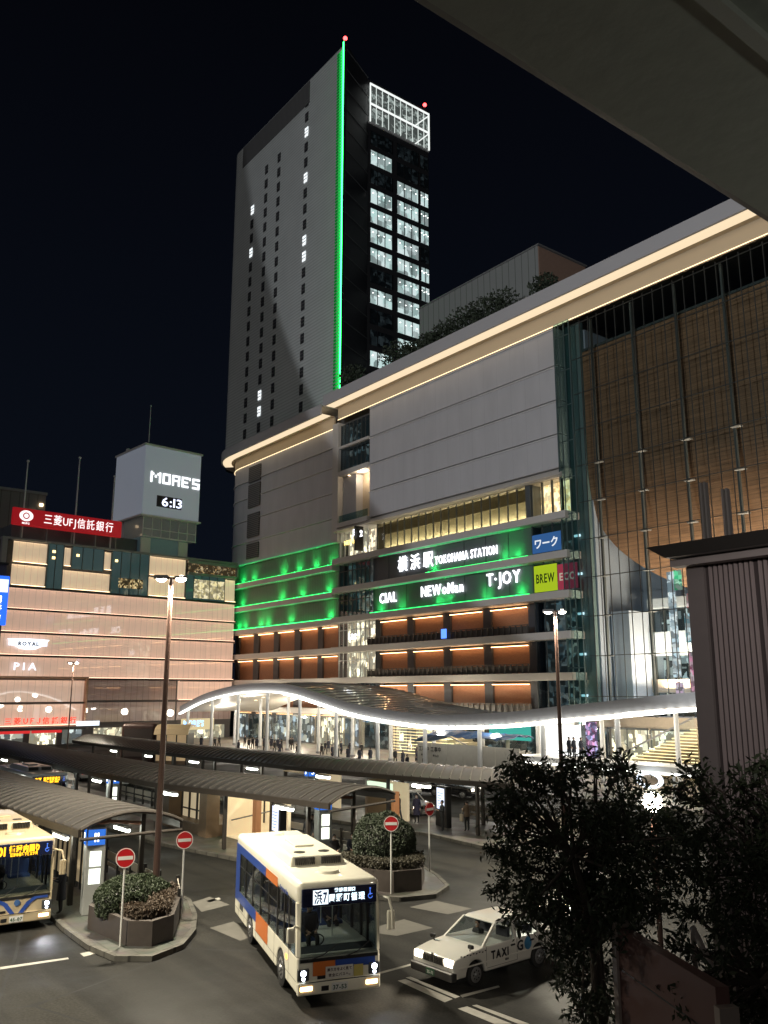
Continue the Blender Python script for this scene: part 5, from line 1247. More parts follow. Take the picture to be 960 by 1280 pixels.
        text('lettering',route,.38,e_,dp,(xd,-.72,2.63),fx_,.004,.02,fit=.42); text('lettering',dest[1],.24,e_,dp,(xd,.10,2.68),fx_,.004,.016,fit=1.0); text('lettering',dest[0],.11,e_,dp,(xd,.1,2.50),fx_,.004,.008,fit=.9)
    mb = MB()   # wheelchair symbol
    yb = .86; ringm_pts = []
    for i in range(10):
        a0 = 2*math.pi*i/12+.9; a1 = 2*math.pi*(i+1)/12+.9; mb.hexa([(xd-.004,yb+.07*math.cos(a0),2.58+.07*math.sin(a0)),(xd-.004,yb+.07*math.cos(a1),2.58+.07*math.sin(a1)),(xd-.004,yb+.05*math.cos(a1),2.58+.05*math.sin(a1)),(xd-.004,yb+.05*math.cos(a0),2.58+.05*math.sin(a0))],[(xd,yb+.07*math.cos(a0),2.58+.07*math.sin(a0)),(xd,yb+.07*math.cos(a1),2.58+.07*math.sin(a1)),(xd,yb+.05*math.cos(a1),2.58+.05*math.sin(a1)),(xd,yb+.05*math.cos(a0),2.58+.05*math.sin(a0))])
    mb.box(xd-.004,yb-.02,2.6,xd,yb+.005,2.74).box(xd-.004,yb-.02,2.62,xd,yb+.06,2.64).box(xd-.004,yb-.025,2.75,xd,yb+.015,2.79); mb.build('wheelchair_symbol', mat('symbol_blue',(.05,.12,.5),.5,emit=(.1,.25,1.),estr=.8), dp)
    # lamps, bumper, plate
    for s in (-1,1):
        hl = MB().rbox(XF-.08,s*.98-.16,.62,XF+.02,s*.98+.16,.92,.03).build('headlight', mat('lamp_housing',(.06,.06,.06),.3), b)
        if head: MB().cyl((XF+.0,s*.98,.81),(XF+.028,s*.98,.81),.075,.07,16).cyl((XF+.0,s*.98,.68),(XF+.028,s*.98,.68),.045,.04,14).build('bulb', emis('headlamp_bulb',(.80,.86,1.),26.), hl)
        MB().rbox(XF+.0,s*.98-.15,.63,XF+.045,s*.98+.15,.91,.02).build('lens', glass('lamp_lens_glass',(.95,.97,1.),.1), hl)
        fl = MB().rbox(XF-.08,s*.92-.2,.36,XF+.015,s*.92+.2,.50,.02).build('indicator', mat('indicator_housing',(.3,.1,.03),.4), b)
        if head: MB().rbox(XF+.045,s*.90-.17,.40,XF+.065,s*.90+.15,.50,.008).build('bulb', emis('fog_bulb',(1.,.60,.26),12.), fl)
    bp_ = MB().rbox(XF-.1,-W+.01,.28,XF+.05,W-.01,.60,.04).build('bumper', Mb, b)
    pl_ = MB().box(XF+.05,-.22,.33,XF+.062,.22,.53).build('number_plate', mat('plate_white',(.7,.7,.68),.5), b)
    text('lettering',plate,.15,mat('plate_green',(.02,.08,.04),.5),pl_,(XF+.066,.0,.42),fx_,.003,.004)
    MB().box(XF+.05,-.50,.36,XF+.056,-.30,.48).build('tow_hatch', M_black, bp_)
    # seams, doors and a front grille so the skin is not blank
    for s in (-1,1):
        mb = MB()
        for x in (3.35,1.6,.3,-.95,-2.9,-3.9): mb.box(x-.006,s*(W-.002),.42,x+.006,s*(W+.003),1.19)
        mb.box(XR+.1,s*(W-.002),.60,XF-.1,s*(W+.003),.61).box(XR+.1,s*(W-.002),1.19,XF-.1,s*(W+.004),1.205); mb.build('panel_seam', M_black, b)
        MB().box(-3.7,s*(W-.002),.68,-3.1,s*(W+.006),1.0).build('engine_grille', mat('engine_grille',(.06,.06,.06),.6), b)
    for x0_, x1_ in ((3.35,4.1),(-.4,.7)):
        dr = MB().box(x0_,W-.004,.40,x1_,W+.006,2.42).build('door', mat('door_frame_black',(.03,.03,.03),.3), b)
        for xa_ in (x0_+.05, (x0_+x1_)/2+.03): MB().box(xa_,W+.007,.55,xa_+(x1_-x0_)/2-.08,W+.012,2.3).build('door_glass', mat('door_glass_dark',(.02,.025,.03),.05,coat=1.), dr)
    MB().box(XF+.0,-.6,.64,XF+.012,-.35,.72).build('front_vent', M_black, b); MB().tube([(XF+.03,-.95,.58),(XF+.06,0,.60),(XF+.03,.95,.58)],.012,6).build('bumper_trim', M_black, b)
    # mirrors
    m1 = MB().tube([(XF-.15,W-.02,2.55),(XF+.18,W+.18,2.52),(XF+.28,W+.24,2.2),(XF+.26,W+.26,1.75)],.035,8); m1.rbox(XF+.16,W+.12,1.72,XF+.26,W+.34,2.22,.04); m1.build('mirror', Mb, b, smooth=False)
    m2 = MB().tube([(XF-.1,-W+.05,1.9),(XF+.1,-W-.12,2.0),(XF+.14,-W-.2,1.9)],.025,8); m2.rbox(XF+.05,-W-.32,1.6,XF+.15,-W-.1,1.98,.04); m2.build('mirror', Mb, b)
    for s in (-1,1):
        wheel(b,2.45,s*(W-.15),.47,.26,s); wheel(b,-1.95,s*(W-.15),.47,.26,s)
    # interior: floor, seats, poles, ceiling lights, driver
    inn = MB().box(XR+.2,-W+.1,1.0,XF-.25,W-.1,1.06).build('floor', mat('bus_floor',(.12,.13,.14),.6), b)
    for s in (-1,1):
        for i in range(6):
            x = 1.2-.95*i; st_ = MB().rbox(x-.22,s*.62-.38,1.05,x+.22,s*.62+.38,1.3,.05).rbox(x-.26,s*.62-.38,1.25,x-.16,s*.62+.38,1.8,.04).build('seat', mat('seat_blue',(.03,.07,.22),.7), b)
    mb = MB()
    for x in (2.6,1.4,.2,-1.2,-2.6):
        for s in (-1,1): mb.cyl((x,s*.3,1.05),(x,s*.3,2.4),.018,.018,6)
    mb.cyl((3.0,-.4,2.2),(-3.4,-.4,2.2),.018,.018,6); mb.build('grab_pole', mat('pole_yellow',(.6,.6,.55),.4), b)
    for x in (2.6,.9,-.8,-2.5): MB().box(x-.35,-.08,2.38,x+.35,.08,2.41).build('ceiling_light', emis('bus_ceiling_light',(.75,.92,1.),3.5 if led == 'white' else 11.), b)
    MB().hexa([(XF-.5,-W+.12,1.06),(XF-.12,-W+.12,1.06),(XF-.12,W-.12,1.06),(XF-.5,W-.12,1.06)],[(XF-.5,-W+.12,1.32),(XF-.2,-W+.12,1.16),(XF-.2,W-.12,1.16),(XF-.5,W-.12,1.32)]).build('dashboard', mat('dashboard',(.05,.055,.06),.6), b)
    mb = MB()
    for i in range(20): a = 2*math.pi*i/20; c2 = 2*math.pi*(i+1)/20; mb.cyl((XF-.62+.09*math.sin(a),-.5+.24*math.cos(a),1.42+.18*math.sin(a)),(XF-.62+.09*math.sin(c2),-.5+.24*math.cos(c2),1.42+.18*math.sin(c2)),.016,.016,6)
    mb.build('steering_wheel', M_black, b)
    MB().rbox(XF-1.5,-.78,1.1,XF-1.38,-.22,2.0,.05).build('driver_seat', mat('seat_blue',(.03,.07,.22),.7), b)
    return b
M_cream = mat('bus_cream',(.80,.77,.64),.32,vary=.10,scale=2.5,coat=.4); M_bblue = mat('bus_blue',(.025,.07,.32),.3,vary=.05,coat=.4); M_borange = mat('bus_orange',(.62,.17,.035),.35,vary=.05,coat=.4)
b1 = bus((-24.33,15.39), R(-17.65), 'cream city bus with blue and orange side stripes turning out between the platforms', M_cream, 'white', None, {'blue':M_bblue}, '浜7', ('横浜駅西口','岡野町循環'), '37-53')
for s in (-1,1):
    y = s*1.153; yy = s*1.158
    MB().box(-4.55,y,.86,-1.0,yy,1.19).build('blue_stripe', M_bblue, b1); MB().box(-.98,y,.62,.75,yy,1.19).build('orange_block', M_borange, b1)
    MB().box(-4.5,s*1.151,2.46,.3,s*1.156,2.72).build('blue_stripe', M_bblue, b1); MB().box(.32,s*1.151,2.46,1.9,s*1.156,2.72).build('orange_block', M_borange, b1)
text('lettering','Sotetsu Bus',.17,M_bblue,b1,(2.7,-1.158,2.56),((1,0,0),(0,0,1)),.004,.004)
MB().box(4.285,-.72,.72,4.306,-.12,1.06).build('orange_block', M_borange, b1); MB().box(4.285,-.11,.86,4.307,1.0,1.06).build('blue_stripe', M_bblue, b1)
nb = MB().box(4.308,-.38,.62,4.322,.38,.92).build('notice_board', mat('notice_white',(.62,.60,.55),.6), b1)
text('lettering','乗り方をよく見て',.085,mat('notice_ink',(.08,.06,.06),.6),nb,(4.326,0,.84),((0,1,0),(0,0,1)),.002,.003,fit=.68); text('lettering','安全にバスへ。',.085,MATS['notice_ink'],nb,(4.326,0,.71),((0,1,0),(0,0,1)),.002,.003,fit=.6)
MB().box(4.308,.40,.62,4.318,.66,.90).build('yellow_notice', mat('notice_yellow',(.5,.42,.12),.6), b1)
for s in (-1,1): MB().rbox(3.05,s*1.15-.02,.88,3.2,s*1.15+.02,1.0,.01).build('side_indicator', emis('amber_side',(1.,.35,.04),7.), b1)
M_tan = mat('bus_tan',(.46,.38,.25),.35,vary=.06,scale=1.2,coat=.4)
b2 = bus((-36.85,9.5), R(-4), 'tan city bus with amber display and blue wing stripe waiting at the near platform', M_tan, 'amber', None, {'blue':M_bblue}, '201', ('横浜市営地下鉄三ツ沢','循環内回り'), '45-07')
mb = MB()
for s in (-1,1):
    pts = [(s*.06,.60),(s*.22,.60),(s*.44,.88),(s*.62,1.0),(s*1.0,1.0),(s*1.0,1.08),(s*.55,1.08),(s*.32,.95)]
    mb.add([(4.312,p[0],p[1]) for p in pts], [tuple(range(len(pts))) if s > 0 else tuple(reversed(range(len(pts))))])
mb.build('blue_wing_stripe', M_bblue, b2); MB().cyl((4.30,0,.93),(4.315,0,.93),.10,.10,20).build('emblem', mat('emblem_blue',(.05,.12,.3),.4), b2)
b3 = bus((-61.2,17.45), R(0), 'city bus with small orange display parked behind the nearest canopy', mat('bus_pale_grey',(.40,.42,.45),.35,coat=.4), 'amber', None, {'blue':M_bblue}, '87', ('横浜駅','東戸塚駅東口'), '12-48', head=False)
for o, h in ((b1,1),(b2,1)):
    a = o.rotation_euler.z; c, s_ = math.cos(a), math.sin(a)
    for yy in (-.95,.95):
        px_, py_ = o.location.x+4.45*c-yy*s_, o.location.y+4.45*s_+yy*c
        lamp('headlight_beam','SPOT',(px_,py_,.72),70,(.88,.92,1.) if h else (1,.8,.5),.06,(px_+8*c,py_+8*s_,-.6),R(75),.7)


def car(name, loc, rz, label, paint, taxi=False, group=None, cat='car', lights=True, L=(2.2,-2.5)):
    t = thing(name, (*loc,0), label, cat, group, rz); W = .85
    aR = [(-1.33+.37*math.cos(a), .30+.38*math.sin(a)) for a in [math.pi-math.pi*i/12 for i in range(13)]]
    aF = [(1.35+.37*math.cos(a), .30+.38*math.sin(a)) for a in [math.pi-math.pi*i/12 for i in range(13)]]
    prof = [(2.1,.30),(2.2,.45),(2.19,.70),(2.12,.80),(1.6,.89),(1.0,.95),(-1.6,.97),(-2.35,.93),(-2.47,.84),(-2.5,.45),(-2.42,.30)]+aR+aF
    MB().prismy(prof, -W, W).build('body', paint, t, bevel=.055, seg=3, smooth=True)
    MB().box(-2.3,-W+.1,.26,2.0,W-.1,.34).box(1.0,-W+.2,.3,1.7,W-.2,.68).box(-1.7,-W+.2,.3,-1.0,W-.2,.68).build('chassis', M_black, t)
    B = [(1.02,.77),(-1.72,.77)]; zb, ztp = .955, 1.46; T = [(.28,.60),(-1.12,.60)]
    # roof
    MB().hexa([(.36,-.64,ztp-.05),(-1.20,-.64,ztp-.05),(-1.20,.64,ztp-.05),(.36,.64,ztp-.05)],[(.22,-.58,ztp+.03),(-1.06,-.58,ztp+.03),(-1.06,.58,ztp+.03),(.22,.58,ztp+.03)]).build('roof', paint, t, bevel=.03, seg=3, smooth=True)
    def pil(xb0, xb1, xt0, xt1, name='pillar'):
        mb = MB()
        for s in (-1,1):
            mb.hexa([(xb0,s*.80,zb-.01),(xb1,s*.80,zb-.01),(xb1,s*.74,zb-.01),(xb0,s*.74,zb-.01)],[(xt0,s*.645,ztp-.02),(xt1,s*.645,ztp-.02),(xt1,s*.585,ztp-.02),(xt0,s*.585,ztp-.02)])
        return mb.build(name, paint, t)
    pil(1.04,.94,.36,.27); pil(-.30,-.42,-.33,-.44); pil(-1.40,-1.74,-.98,-1.2)
    MB().add([(1.0,-.75,zb),(1.0,.75,zb),(.33,.60,ztp-.03),(.33,-.60,ztp-.03)],[(0,1,2,3)]).build('windscreen', G_car, t)
    MB().add([(-1.72,-.74,zb),(-1.72,.74,zb),(-1.17,.60,ztp-.03),(-1.17,-.60,ztp-.03)],[(0,1,2,3)]).build('rear_window', G_car, t)
    for s in (-1,1):
        MB().add([(.95,s*.785,zb),(-.32,s*.785,zb),(-.34,s*.63,ztp-.03),(.28,s*.63,ztp-.03)],[(0,1,2,3)]).build('side_window', G_car, t)
        MB().add([(-.40,s*.785,zb),(-1.42,s*.785,zb),(-1.0,s*.63,ztp-.03),(-.43,s*.63,ztp-.03)],[(0,1,2,3)]).build('side_window', G_car, t)
        mb = MB().box(.0-.36,s*(W-.004),.40,-.35,s*(W+.003),.96).box(.92,s*(W-.004),.45,.93,s*(W+.003),.95).box(-1.15,s*(W-.004),.72,-1.14,s*(W+.003),.96).box(-.35,s*(W-.004),.395,.92,s*(W+.003),.405); mb.build('door_gap', M_black, t)
        for x in (-.18,-1.0): MB().rbox(x-.09,s*W-.015,.80,x+.09,s*W+.02,.85,.01).build('door_handle', M_black if taxi else paint, t)
        MB().box(-2.3,s*(W-.003),.55,2.05,s*(W+.012),.59).build('side_moulding', paint if taxi else M_black, t)
        wheel(t,1.35,s*(W-.09),.31,.18,s,.6); wheel(t,-1.33,s*(W-.09),.31,.18,s,.6)
        MB().rbox(2.1,s*.62-.17,.60,2.2,s*.62+.17,.78,.02).build('headlight', emis('car_headlamp',(1.,.86,.66),9. if lights else .6), t)
        MB().rbox(-2.51,s*.62-.17,.62,-2.42,s*.62+.17,.80,.02).build('tail_light', emis('car_tail_lamp',(1.,.05,.03),1.5), t)
    gr = MB().rbox(2.12,-.42,.58,2.205,.42,.78,.02).build('grille', mat('grille_chrome',(.35,.34,.32),.25,.9), t)
    mb = MB()
    for i in range(13): y = -.38+.063*i; mb.box(2.2,y-.018,.60,2.21,y+.012,.76)
    mb.build('grille_slot', M_black, gr); MB().rbox(2.19,-.05,.60,2.225,.05,.85,.012).build('badge', mat('chrome',(.8,.8,.78),.15,1.), gr)
    MB().rbox(2.08,-W-.01,.26,2.30,W+.01,.50,.05,3).build('bumper', mat('bumper_black',(.03,.03,.03),.5) if taxi else paint, t); MB().rbox(-2.6,-W-.01,.28,-2.4,W+.01,.52,.05,3).build('bumper', MATS.get('bumper_black', paint) if taxi else paint, t)
    pl_ = MB().box(2.30,-.17,.30,2.312,.17,.46).build('number_plate', mat('taxi_plate_green',(.03,.10,.05),.5) if taxi else mat('plate_white',(.7,.7,.68),.5), t)
    text('lettering','35-71',.11,mat('plate_white',(.7,.7,.68),.5) if taxi else M_black,pl_,(2.316,0,.37),((0,1,0),(0,0,1)),.002,.003)
    # cabin
    MB().box(-1.5,-.68,.6,.6,.68,.66).build('cabin_floor', M_black, t)
    for s in (-1,1): MB().rbox(-.25,s*.36-.24,.62,.25,s*.36+.24,.85,.05).rbox(-.35,s*.36-.24,.8,-.22,s*.36+.24,1.22,.05).build('seat', mat('car_seat',(.06,.06,.07),.8), t)
    MB().rbox(-1.35,-.6,.65,-1.2,.6,1.15,.05).build('rear_seat', mat('car_seat',(.06,.06,.07),.8), t); MB().box(.62,-.7,.7,.95,.7,.93).build('dashboard', M_black, t)
    if taxi:
        for s in (-1,1):
            mb = MB().cyl((1.45,s*.72,.88),(1.48,s*.76,1.0),.015,.015,6).rbox(1.42,s*.78-.09,.97,1.52,s*.78+.09,1.08,.03); mb.build('fender_mirror', M_black, t)
    return t
M_taxi = mat('taxi_white',(.66,.65,.60),.28,vary=.03,coat=.6)
tx = car('taxi',(-19.85,19.15),R(-88),'white taxi with lit headlights and TAXI GO lettering driving past the bus',M_taxi,True,cat='taxi')
for s in (-1,1):
    r_ = ((-1,0,0),(0,0,1)) if s > 0 else ((1,0,0),(0,0,1)); y = s*.862
    def q(x): return x
    text('lettering','TAXI',.30,mat('taxi_black',(.015,.015,.02),.4),tx,(.38,y,.70),r_,.006,.012,fit=.72)
    text('lettering','G',.38,MATS['taxi_black'],tx,(-.48,y,.76),r_,.006,.012)
    mb = MB(); ring = []
    mb.add([(-.82+.16*math.cos(2*math.pi*i/24),y+s*.004,.77+.18*math.sin(2*math.pi*i/24)) for i in range(24)],[tuple(range(24))]); mb.build('blue_disc', mat('disc_blue',(.05,.20,.38),.4,vary=.6,scale=5), tx)
    mb = MB()
    for i in range(9): mb.box(1.95-.12*i,s*.853,.83+.02*((i+1)%2)-.01*i*0,1.89-.12*i,s*.858,.86+.02*((i+1)%2))
    mb.build('checker_mark', MATS['taxi_black'], tx); text('lettering','0120',.07,MATS['taxi_black'],tx,(.1,y,.50),r_,.004,.003)
lamp('headlight_beam','SPOT',(-19.3,16.8,.7),220,(1.,.86,.66),.06,(-19.2,9,-.3),R(80),.7); lamp('headlight_beam','SPOT',(-20.5,16.8,.7),220,(1.,.86,.66),.06,(-20.5,8,-.3),R(80),.7)
M_silver = mat('car_silver',(.42,.43,.43),.3,.4,coat=.5); M_cwhite = mat('car_white',(.62,.62,.60),.3,coat=.5); M_cblack = mat('car_black',(.02,.02,.022),.2,coat=.6)
for (px,py,rz,lb,m_,lt,nm) in ((508,1018,-8,'silver car waiting in the road beyond the far canopy posts',M_silver,False,'parked_car'),
    (508,992,-30,'white car stopped behind the silver car, seen between canopy posts',M_cwhite,False,'parked_car'),(568,996,12,'black car with lit lamps beyond the glowing kiosk',M_cblack,True,'parked_car')):
    g = G(px,py); car(nm,(g.x,g.y),R(rz),lb,m_,group='cars on the station road',lights=lt)
for (px,py,rz,lb,m_) in ((357,967,170,'pale car with headlights between the middle and far canopies, left one',M_cwhite),(330,960,170,'silver car in the lane between canopies, nearer the blue pillar',M_silver),(485,985,-12,'white car half hidden by the end of the far canopy roof post',M_cwhite)):
    g = G(px,py); car('parked_car',(g.x, min(g.y,29.0) if py < 970 else g.y),R(rz),lb,m_,group='cars on the station road')
g = G(716,1162); car('taxi',(-21.6,25.9),R(-86),'second white taxi following behind, mostly hidden by the tree leaves',M_taxi,True,cat='taxi')

# ================================================================== PEOPLE
M_skin = mat('skin',(.45,.29,.21),.6,vary=.04); M_hair = mat('hair',(.015,.012,.011),.5); M_mask = mat('face_mask',(.7,.7,.7),.7)
def body(pose='stand'):
    """one continuous skinned figure, 1.68 m, facing +x; returns (mesh maker data)"""
    J = {'pelvis':(0,0,.92,.135),'waist':(0,0,1.05,.125),'chest':(0,0,1.28,.15),'neck':(.0,0,1.43,.058),'head0':(.015,0,1.50,.075),'head1':(.02,0,1.58,.098),'head2':(.01,0,1.66,.07)}
    walk = pose == 'walk'; sit = pose == 'sit'
    E = [('pelvis','waist'),('waist','chest'),('chest','neck'),('neck','head0'),('head0','head1'),('head1','head2')]
    for s, n in ((-1,'r'),(1,'l')):
        dx = (.22*s if walk else .0)
        if sit:
            J['hip'+n]=(0,s*.1,.90,.10); J['knee'+n]=(.42,s*.12,.88,.07); J['ank'+n]=(.44,s*.12,.50,.045); J['toe'+n]=(.58,s*.13,.46,.035)
        else:
            J['hip'+n]=(0,s*.09,.86,.10); J['knee'+n]=(dx*.6+.02,s*.10,.48,.066); J['ank'+n]=(dx-.02 if not walk else dx*.9-.03,s*.10,.08,.045); J['toe'+n]=(J['ank'+n][0]+.14,s*.11,.04,.035)
        J['sh'+n]=(-.01,s*.18,1.37,.062)
        if pose == 'phone': J['elb'+n]=(.04,s*.23,1.10,.048); J['wr'+n]=(.26,s*.12,1.16,.034); J['hand'+n]=(.33,s*.09,1.19,.034)
        elif sit: J['elb'+n]=(.06,s*.24,1.12,.048); J['wr'+n]=(.27,s*.13,1.0,.034); J['hand'+n]=(.34,s*.10,.99,.034)
        else: J['elb'+n]=(-.03-.1*s*walk,s*.235,1.10,.048); J['wr'+n]=(.03-.16*s*walk,s*.245,.87,.034); J['hand'+n]=(.05-.17*s*walk,s*.245,.79,.034)
        E += [('pelvis','hip'+n),('hip'+n,'knee'+n),('knee'+n,'ank'+n),('ank'+n,'toe'+n),('chest','sh'+n),('sh'+n,'elb'+n),('elb'+n,'wr'+n),('wr'+n,'hand'+n)]
        h = Vector(J['hand'+n][:3]); w = Vector(J['wr'+n][:3]); d = (h-w).normalized()
        for k in range(5):
            off = Vector((.0,0,0)); side = Vector((1,0,0)) if abs(d.z) > .6 else Vector((0,1,0))
            b0 = h+side*(.016*(k-1.7)); ln = (.06,.072,.078,.07,.055)[k]
            tip = b0+d*ln if k else h+side*-.045+d*.03
            J[f'f{n}{k}']=(*tip,.009); E.append(('hand'+n, f'f{n}{k}'))
    keys = list(J); me = bpy.data.meshes.new('figure'); me.from_pydata([J[k][:3] for k in keys],[(keys.index(a),keys.index(b)) for a,b in E],[])
    o = bpy.data.objects.new('figure', me); COL.objects.link(o); md = o.modifiers.new('s','SKIN'); md.use_smooth_shade = True
    for i, k in enumerate(keys):
        r_ = J[k][3]; sv = me.skin_vertices[0].data[i]; sv.radius = (r_, r_*(1.25 if k in ('chest','waist','pelvis') else 1)); sv.use_root = k == 'pelvis'
    sb = o.modifiers.new('u','SUBSURF'); sb.levels = 1; sb.render_levels = 1
    bpy.context.view_layer.update()
    out = bpy.data.meshes.new_from_object(o.evaluated_get(bpy.context.evaluated_depsgraph_get())); bpy.data.objects.remove(o); return out, J
PB = {}
DRV = []
def person(loc, rz, label, coat, pants, pose='stand', long=False, bag=None, group=None, h=1., dz=0., hair_long=False, mask=True, detail=True):
    t = thing('person', (*loc,.15+dz), label, 'person', group, rz); t.scale = (h,h,h)
    if pose not in PB: PB[pose] = body(pose)
    me0, J = PB[pose]; me = me0.copy(); me.name = 'body'; me.materials.clear()
    for m in (M_skin, coat, pants, M_black): me.materials.append(m)
    for p in me.polygons:
        c = p.center; hd = min((c-Vector(J['handl'][:3])).length, (c-Vector(J['handr'][:3])).length)
        if c.z > 1.43: p.material_index = 0
        elif hd < .10: p.material_index = 0
        elif pose == 'sit' and c.z < .97 and (c.x > .1 or abs(c.y) < .3 and c.z < .9): p.material_index = 3 if c.z < .54 else 2
        elif c.z < .11: p.material_index = 3
        elif c.z < .92: p.material_index = 2 if hd > .3 or abs(c.y) < .19 else 1
        else: p.material_index = 1
    bo = bpy.data.objects.new('body', me); COL.objects.link(bo); bo.parent = t
    hr = MB(); hr.ball((-.012,0,1.615),.105,14,10,(.98,.86,1.02)); 
    if hair_long: hr.ball((-.05,0,1.50),.09,12,8,(.7,1.0,1.6))
    hr.v = [((x if x < .06 or z > 1.66 else .06), y, z) for x,y,z in hr.v]; hr.build('hair', M_hair, t, smooth=True)
    if mask: MB().ball((.075,0,1.535),.05,10,6,(.75,1.0,.85)).build('face_mask', M_mask, t, smooth=True)
    MB().ball((.107,-.032,1.59),.010,6,4).ball((.107,.032,1.59),.010,6,4).build('eyes', M_black, t); MB().ball((.118,0,1.57),.014,6,4,(.9,.8,1.4)).build('nose', M_skin, t)
    # coat body over the figure
    if not (pose == 'sit'):
        mb = MB(); zl = .48 if long else .80; prof = [(zl,.215 if long else .185),(.9,.185),(1.05,.165),(1.2,.175),(1.32,.185),(1.40,.13),(1.455,.075)]; n = 18; rows = []
        for z, r_ in prof:
            for i in range(n): a = 2*math.pi*i/n; mb.v.append((r_*.78*math.cos(a), r_*1.08*math.sin(a)*(1+.03*math.sin(5*a)), z))
        for j in range(len(prof)-1):
            for i in range(n): mb.f.append((j*n+i, j*n+(i+1)%n, (j+1)*n+(i+1)%n, (j+1)*n+i))
        mb.build('coat', coat, t, smooth=True)
    else: MB().rbox(-.14,-.2,.88,.12,.2,1.40,.07,3).build('coat', coat, t, smooth=True)
    if bag is not None: MB().rbox(-.05,.25,.55,.25,.36,.95,.03).tube([(.1,.3,.95),(.05,.24,1.2),(0,.17,1.42)],.012,6).build('bag', bag, t)
    return t
C_navy = mat('coat_navy',(.02,.022,.035),.8); C_black = mat('coat_black',(.015,.015,.016),.8); C_brown = mat('coat_brown',(.10,.07,.045),.8); C_purple = mat('coat_purple',(.035,.03,.06),.8); C_grey = mat('coat_grey',(.10,.10,.11),.8); C_beige = mat('bag_beige',(.38,.32,.24),.7)
for b_o, lbl in ((b1,'bus driver in dark uniform at the wheel of the cream bus'),(b2,'bus driver in dark uniform at the wheel of the tan bus')):
    a = b_o.rotation_euler.z; c, s_ = math.cos(a), math.sin(a); lx_, ly_ = 4.3-1.25, -.5
    DRV.append((b_o.location.x+lx_*c-ly_*s_, b_o.location.y+lx_*s_+ly_*c, a, lbl))
def pg(px, py): g = G(px, py, .15); return (g.x, g.y)
person(pg(75,1142), R(-120), 'person in a long dark coat standing on the kerb beside the tan bus', C_navy, C_black, 'phone', True)
person(pg(584,1039), R(170), 'person in a brown jacket with beige bag standing alone on the far platform', C_brown, C_black, 'phone', bag=C_beige)
person(pg(521,1029), R(-60), 'person in a long dark purple coat standing on the far platform left of the kiosk', C_purple, C_black, 'stand', True, hair_long=True)
person(pg(553,1039), R(-110), 'person in dark clothes standing in front of the glowing kiosk', C_black, C_black, 'phone')
person(pg(498,1028), R(200), 'person in black walking near the post at the far platform', C_black, C_grey, 'walk')
person(pg(486,1026), R(20), 'person in grey coat walking beside the person in black at the far platform', C_grey, C_black, 'walk')
for k_, (lx_, ly_, l_) in enumerate(((.25,-.62,'passenger in grey seated by the right window of the cream bus, front one'),(-.7,-.62,'passenger in brown seated by the right window of the cream bus, middle one'),(-2.6,-.62,'passenger in black seated by the right window near the rear of the cream bus'),(1.2,.62,'passenger in purple seated on the left side of the cream bus'))):
    a = b1.rotation_euler.z; c, s_ = math.cos(a), math.sin(a); person((b1.location.x+lx_*c-ly_*s_, b1.location.y+lx_*s_+ly_*c), a, l_, (C_grey,C_brown,C_black,C_purple)[k_], C_black, 'sit', dz=.28)
a = tx.rotation_euler.z; c, s_ = math.cos(a), math.sin(a); person((tx.location.x+.02*c+.36*s_, tx.location.y+.02*s_-.36*c), a, 'taxi driver in dark jacket at the wheel of the white taxi', C_black, C_black, 'sit', dz=-.27, h=.85)
for x_, y_, a_, l_ in DRV: person((x_,y_), a_, l_, C_navy, C_black, 'sit', dz=.42)
# seat bench and seated people by pillar 6
bn = thing('bench', (-35.3,24.6,.15), 'dark bench with pale legs behind pillar 6', 'bench', rz=R(75))
MB().rbox(-1.0,-.2,.42,1.0,.2,.48,.02).build('seat', M_frame, bn)
for x in (-.9,-.3,.3,.9): MB().box(x-.03,-.18,0,x+.03,.18,.42).build('leg', M_steelw, bn)
person((-35.3,24.2), R(-25), 'person in dark suit and mask seated on the bench beside pillar 6', C_black, C_black, 'sit', dz=-.44)
person((-35.1,25.1), R(-20), 'second person in dark coat and mask seated at the far end of the bench', C_navy, C_black, 'sit', dz=-.44)
for i, (x, y, lb, cc, ps) in enumerate(((-37.2,24.6,'person in black queueing just left of pillar 6',C_black,'stand'),(-37.8,25.2,'person in navy queueing behind the one in black left of pillar 6',C_navy,'phone'),
    (-38.5,24.8,'person in grey queueing in front of the lit timetable screen',C_grey,'stand'),(-38.9,25.3,'person in dark coat at the end of the queue below the lit timetable screen',C_black,'stand'))):
    person((x,y), R(-20-i*7), lb, cc, C_black, ps)
# pedestrians on the forecourt under the walkway
far_l = 'distant pedestrian in dark winter clothes under the wave-roofed walkway'
base_p = person((-100,59), R(180), far_l, C_black, C_black, 'walk', group='distant pedestrians under the walkway')
base_q = person((-97,58), R(0), far_l, C_navy, C_black, 'stand', True, group='distant pedestrians under the walkway')
rp_ = random.Random(21)
for i in range(40):
    x = -118+rp_.random()*62; y = 55.5+rp_.random()*11; o = copy_tree(base_p if i % 2 else base_q); o.location = (x,y,.15); o.rotation_euler.z = rp_.choice((0,math.pi))+rp_.uniform(-.4,.4)
for i, px in enumerate((712,718,727)):
    p = onY(px, 948, 58.4); o = copy_tree(base_q); o.location = (p.x,58.4,2.56); o['label'] = 'pedestrian in black standing on the low deck by the bright shop'; o['group'] = 'pedestrians on the low deck'

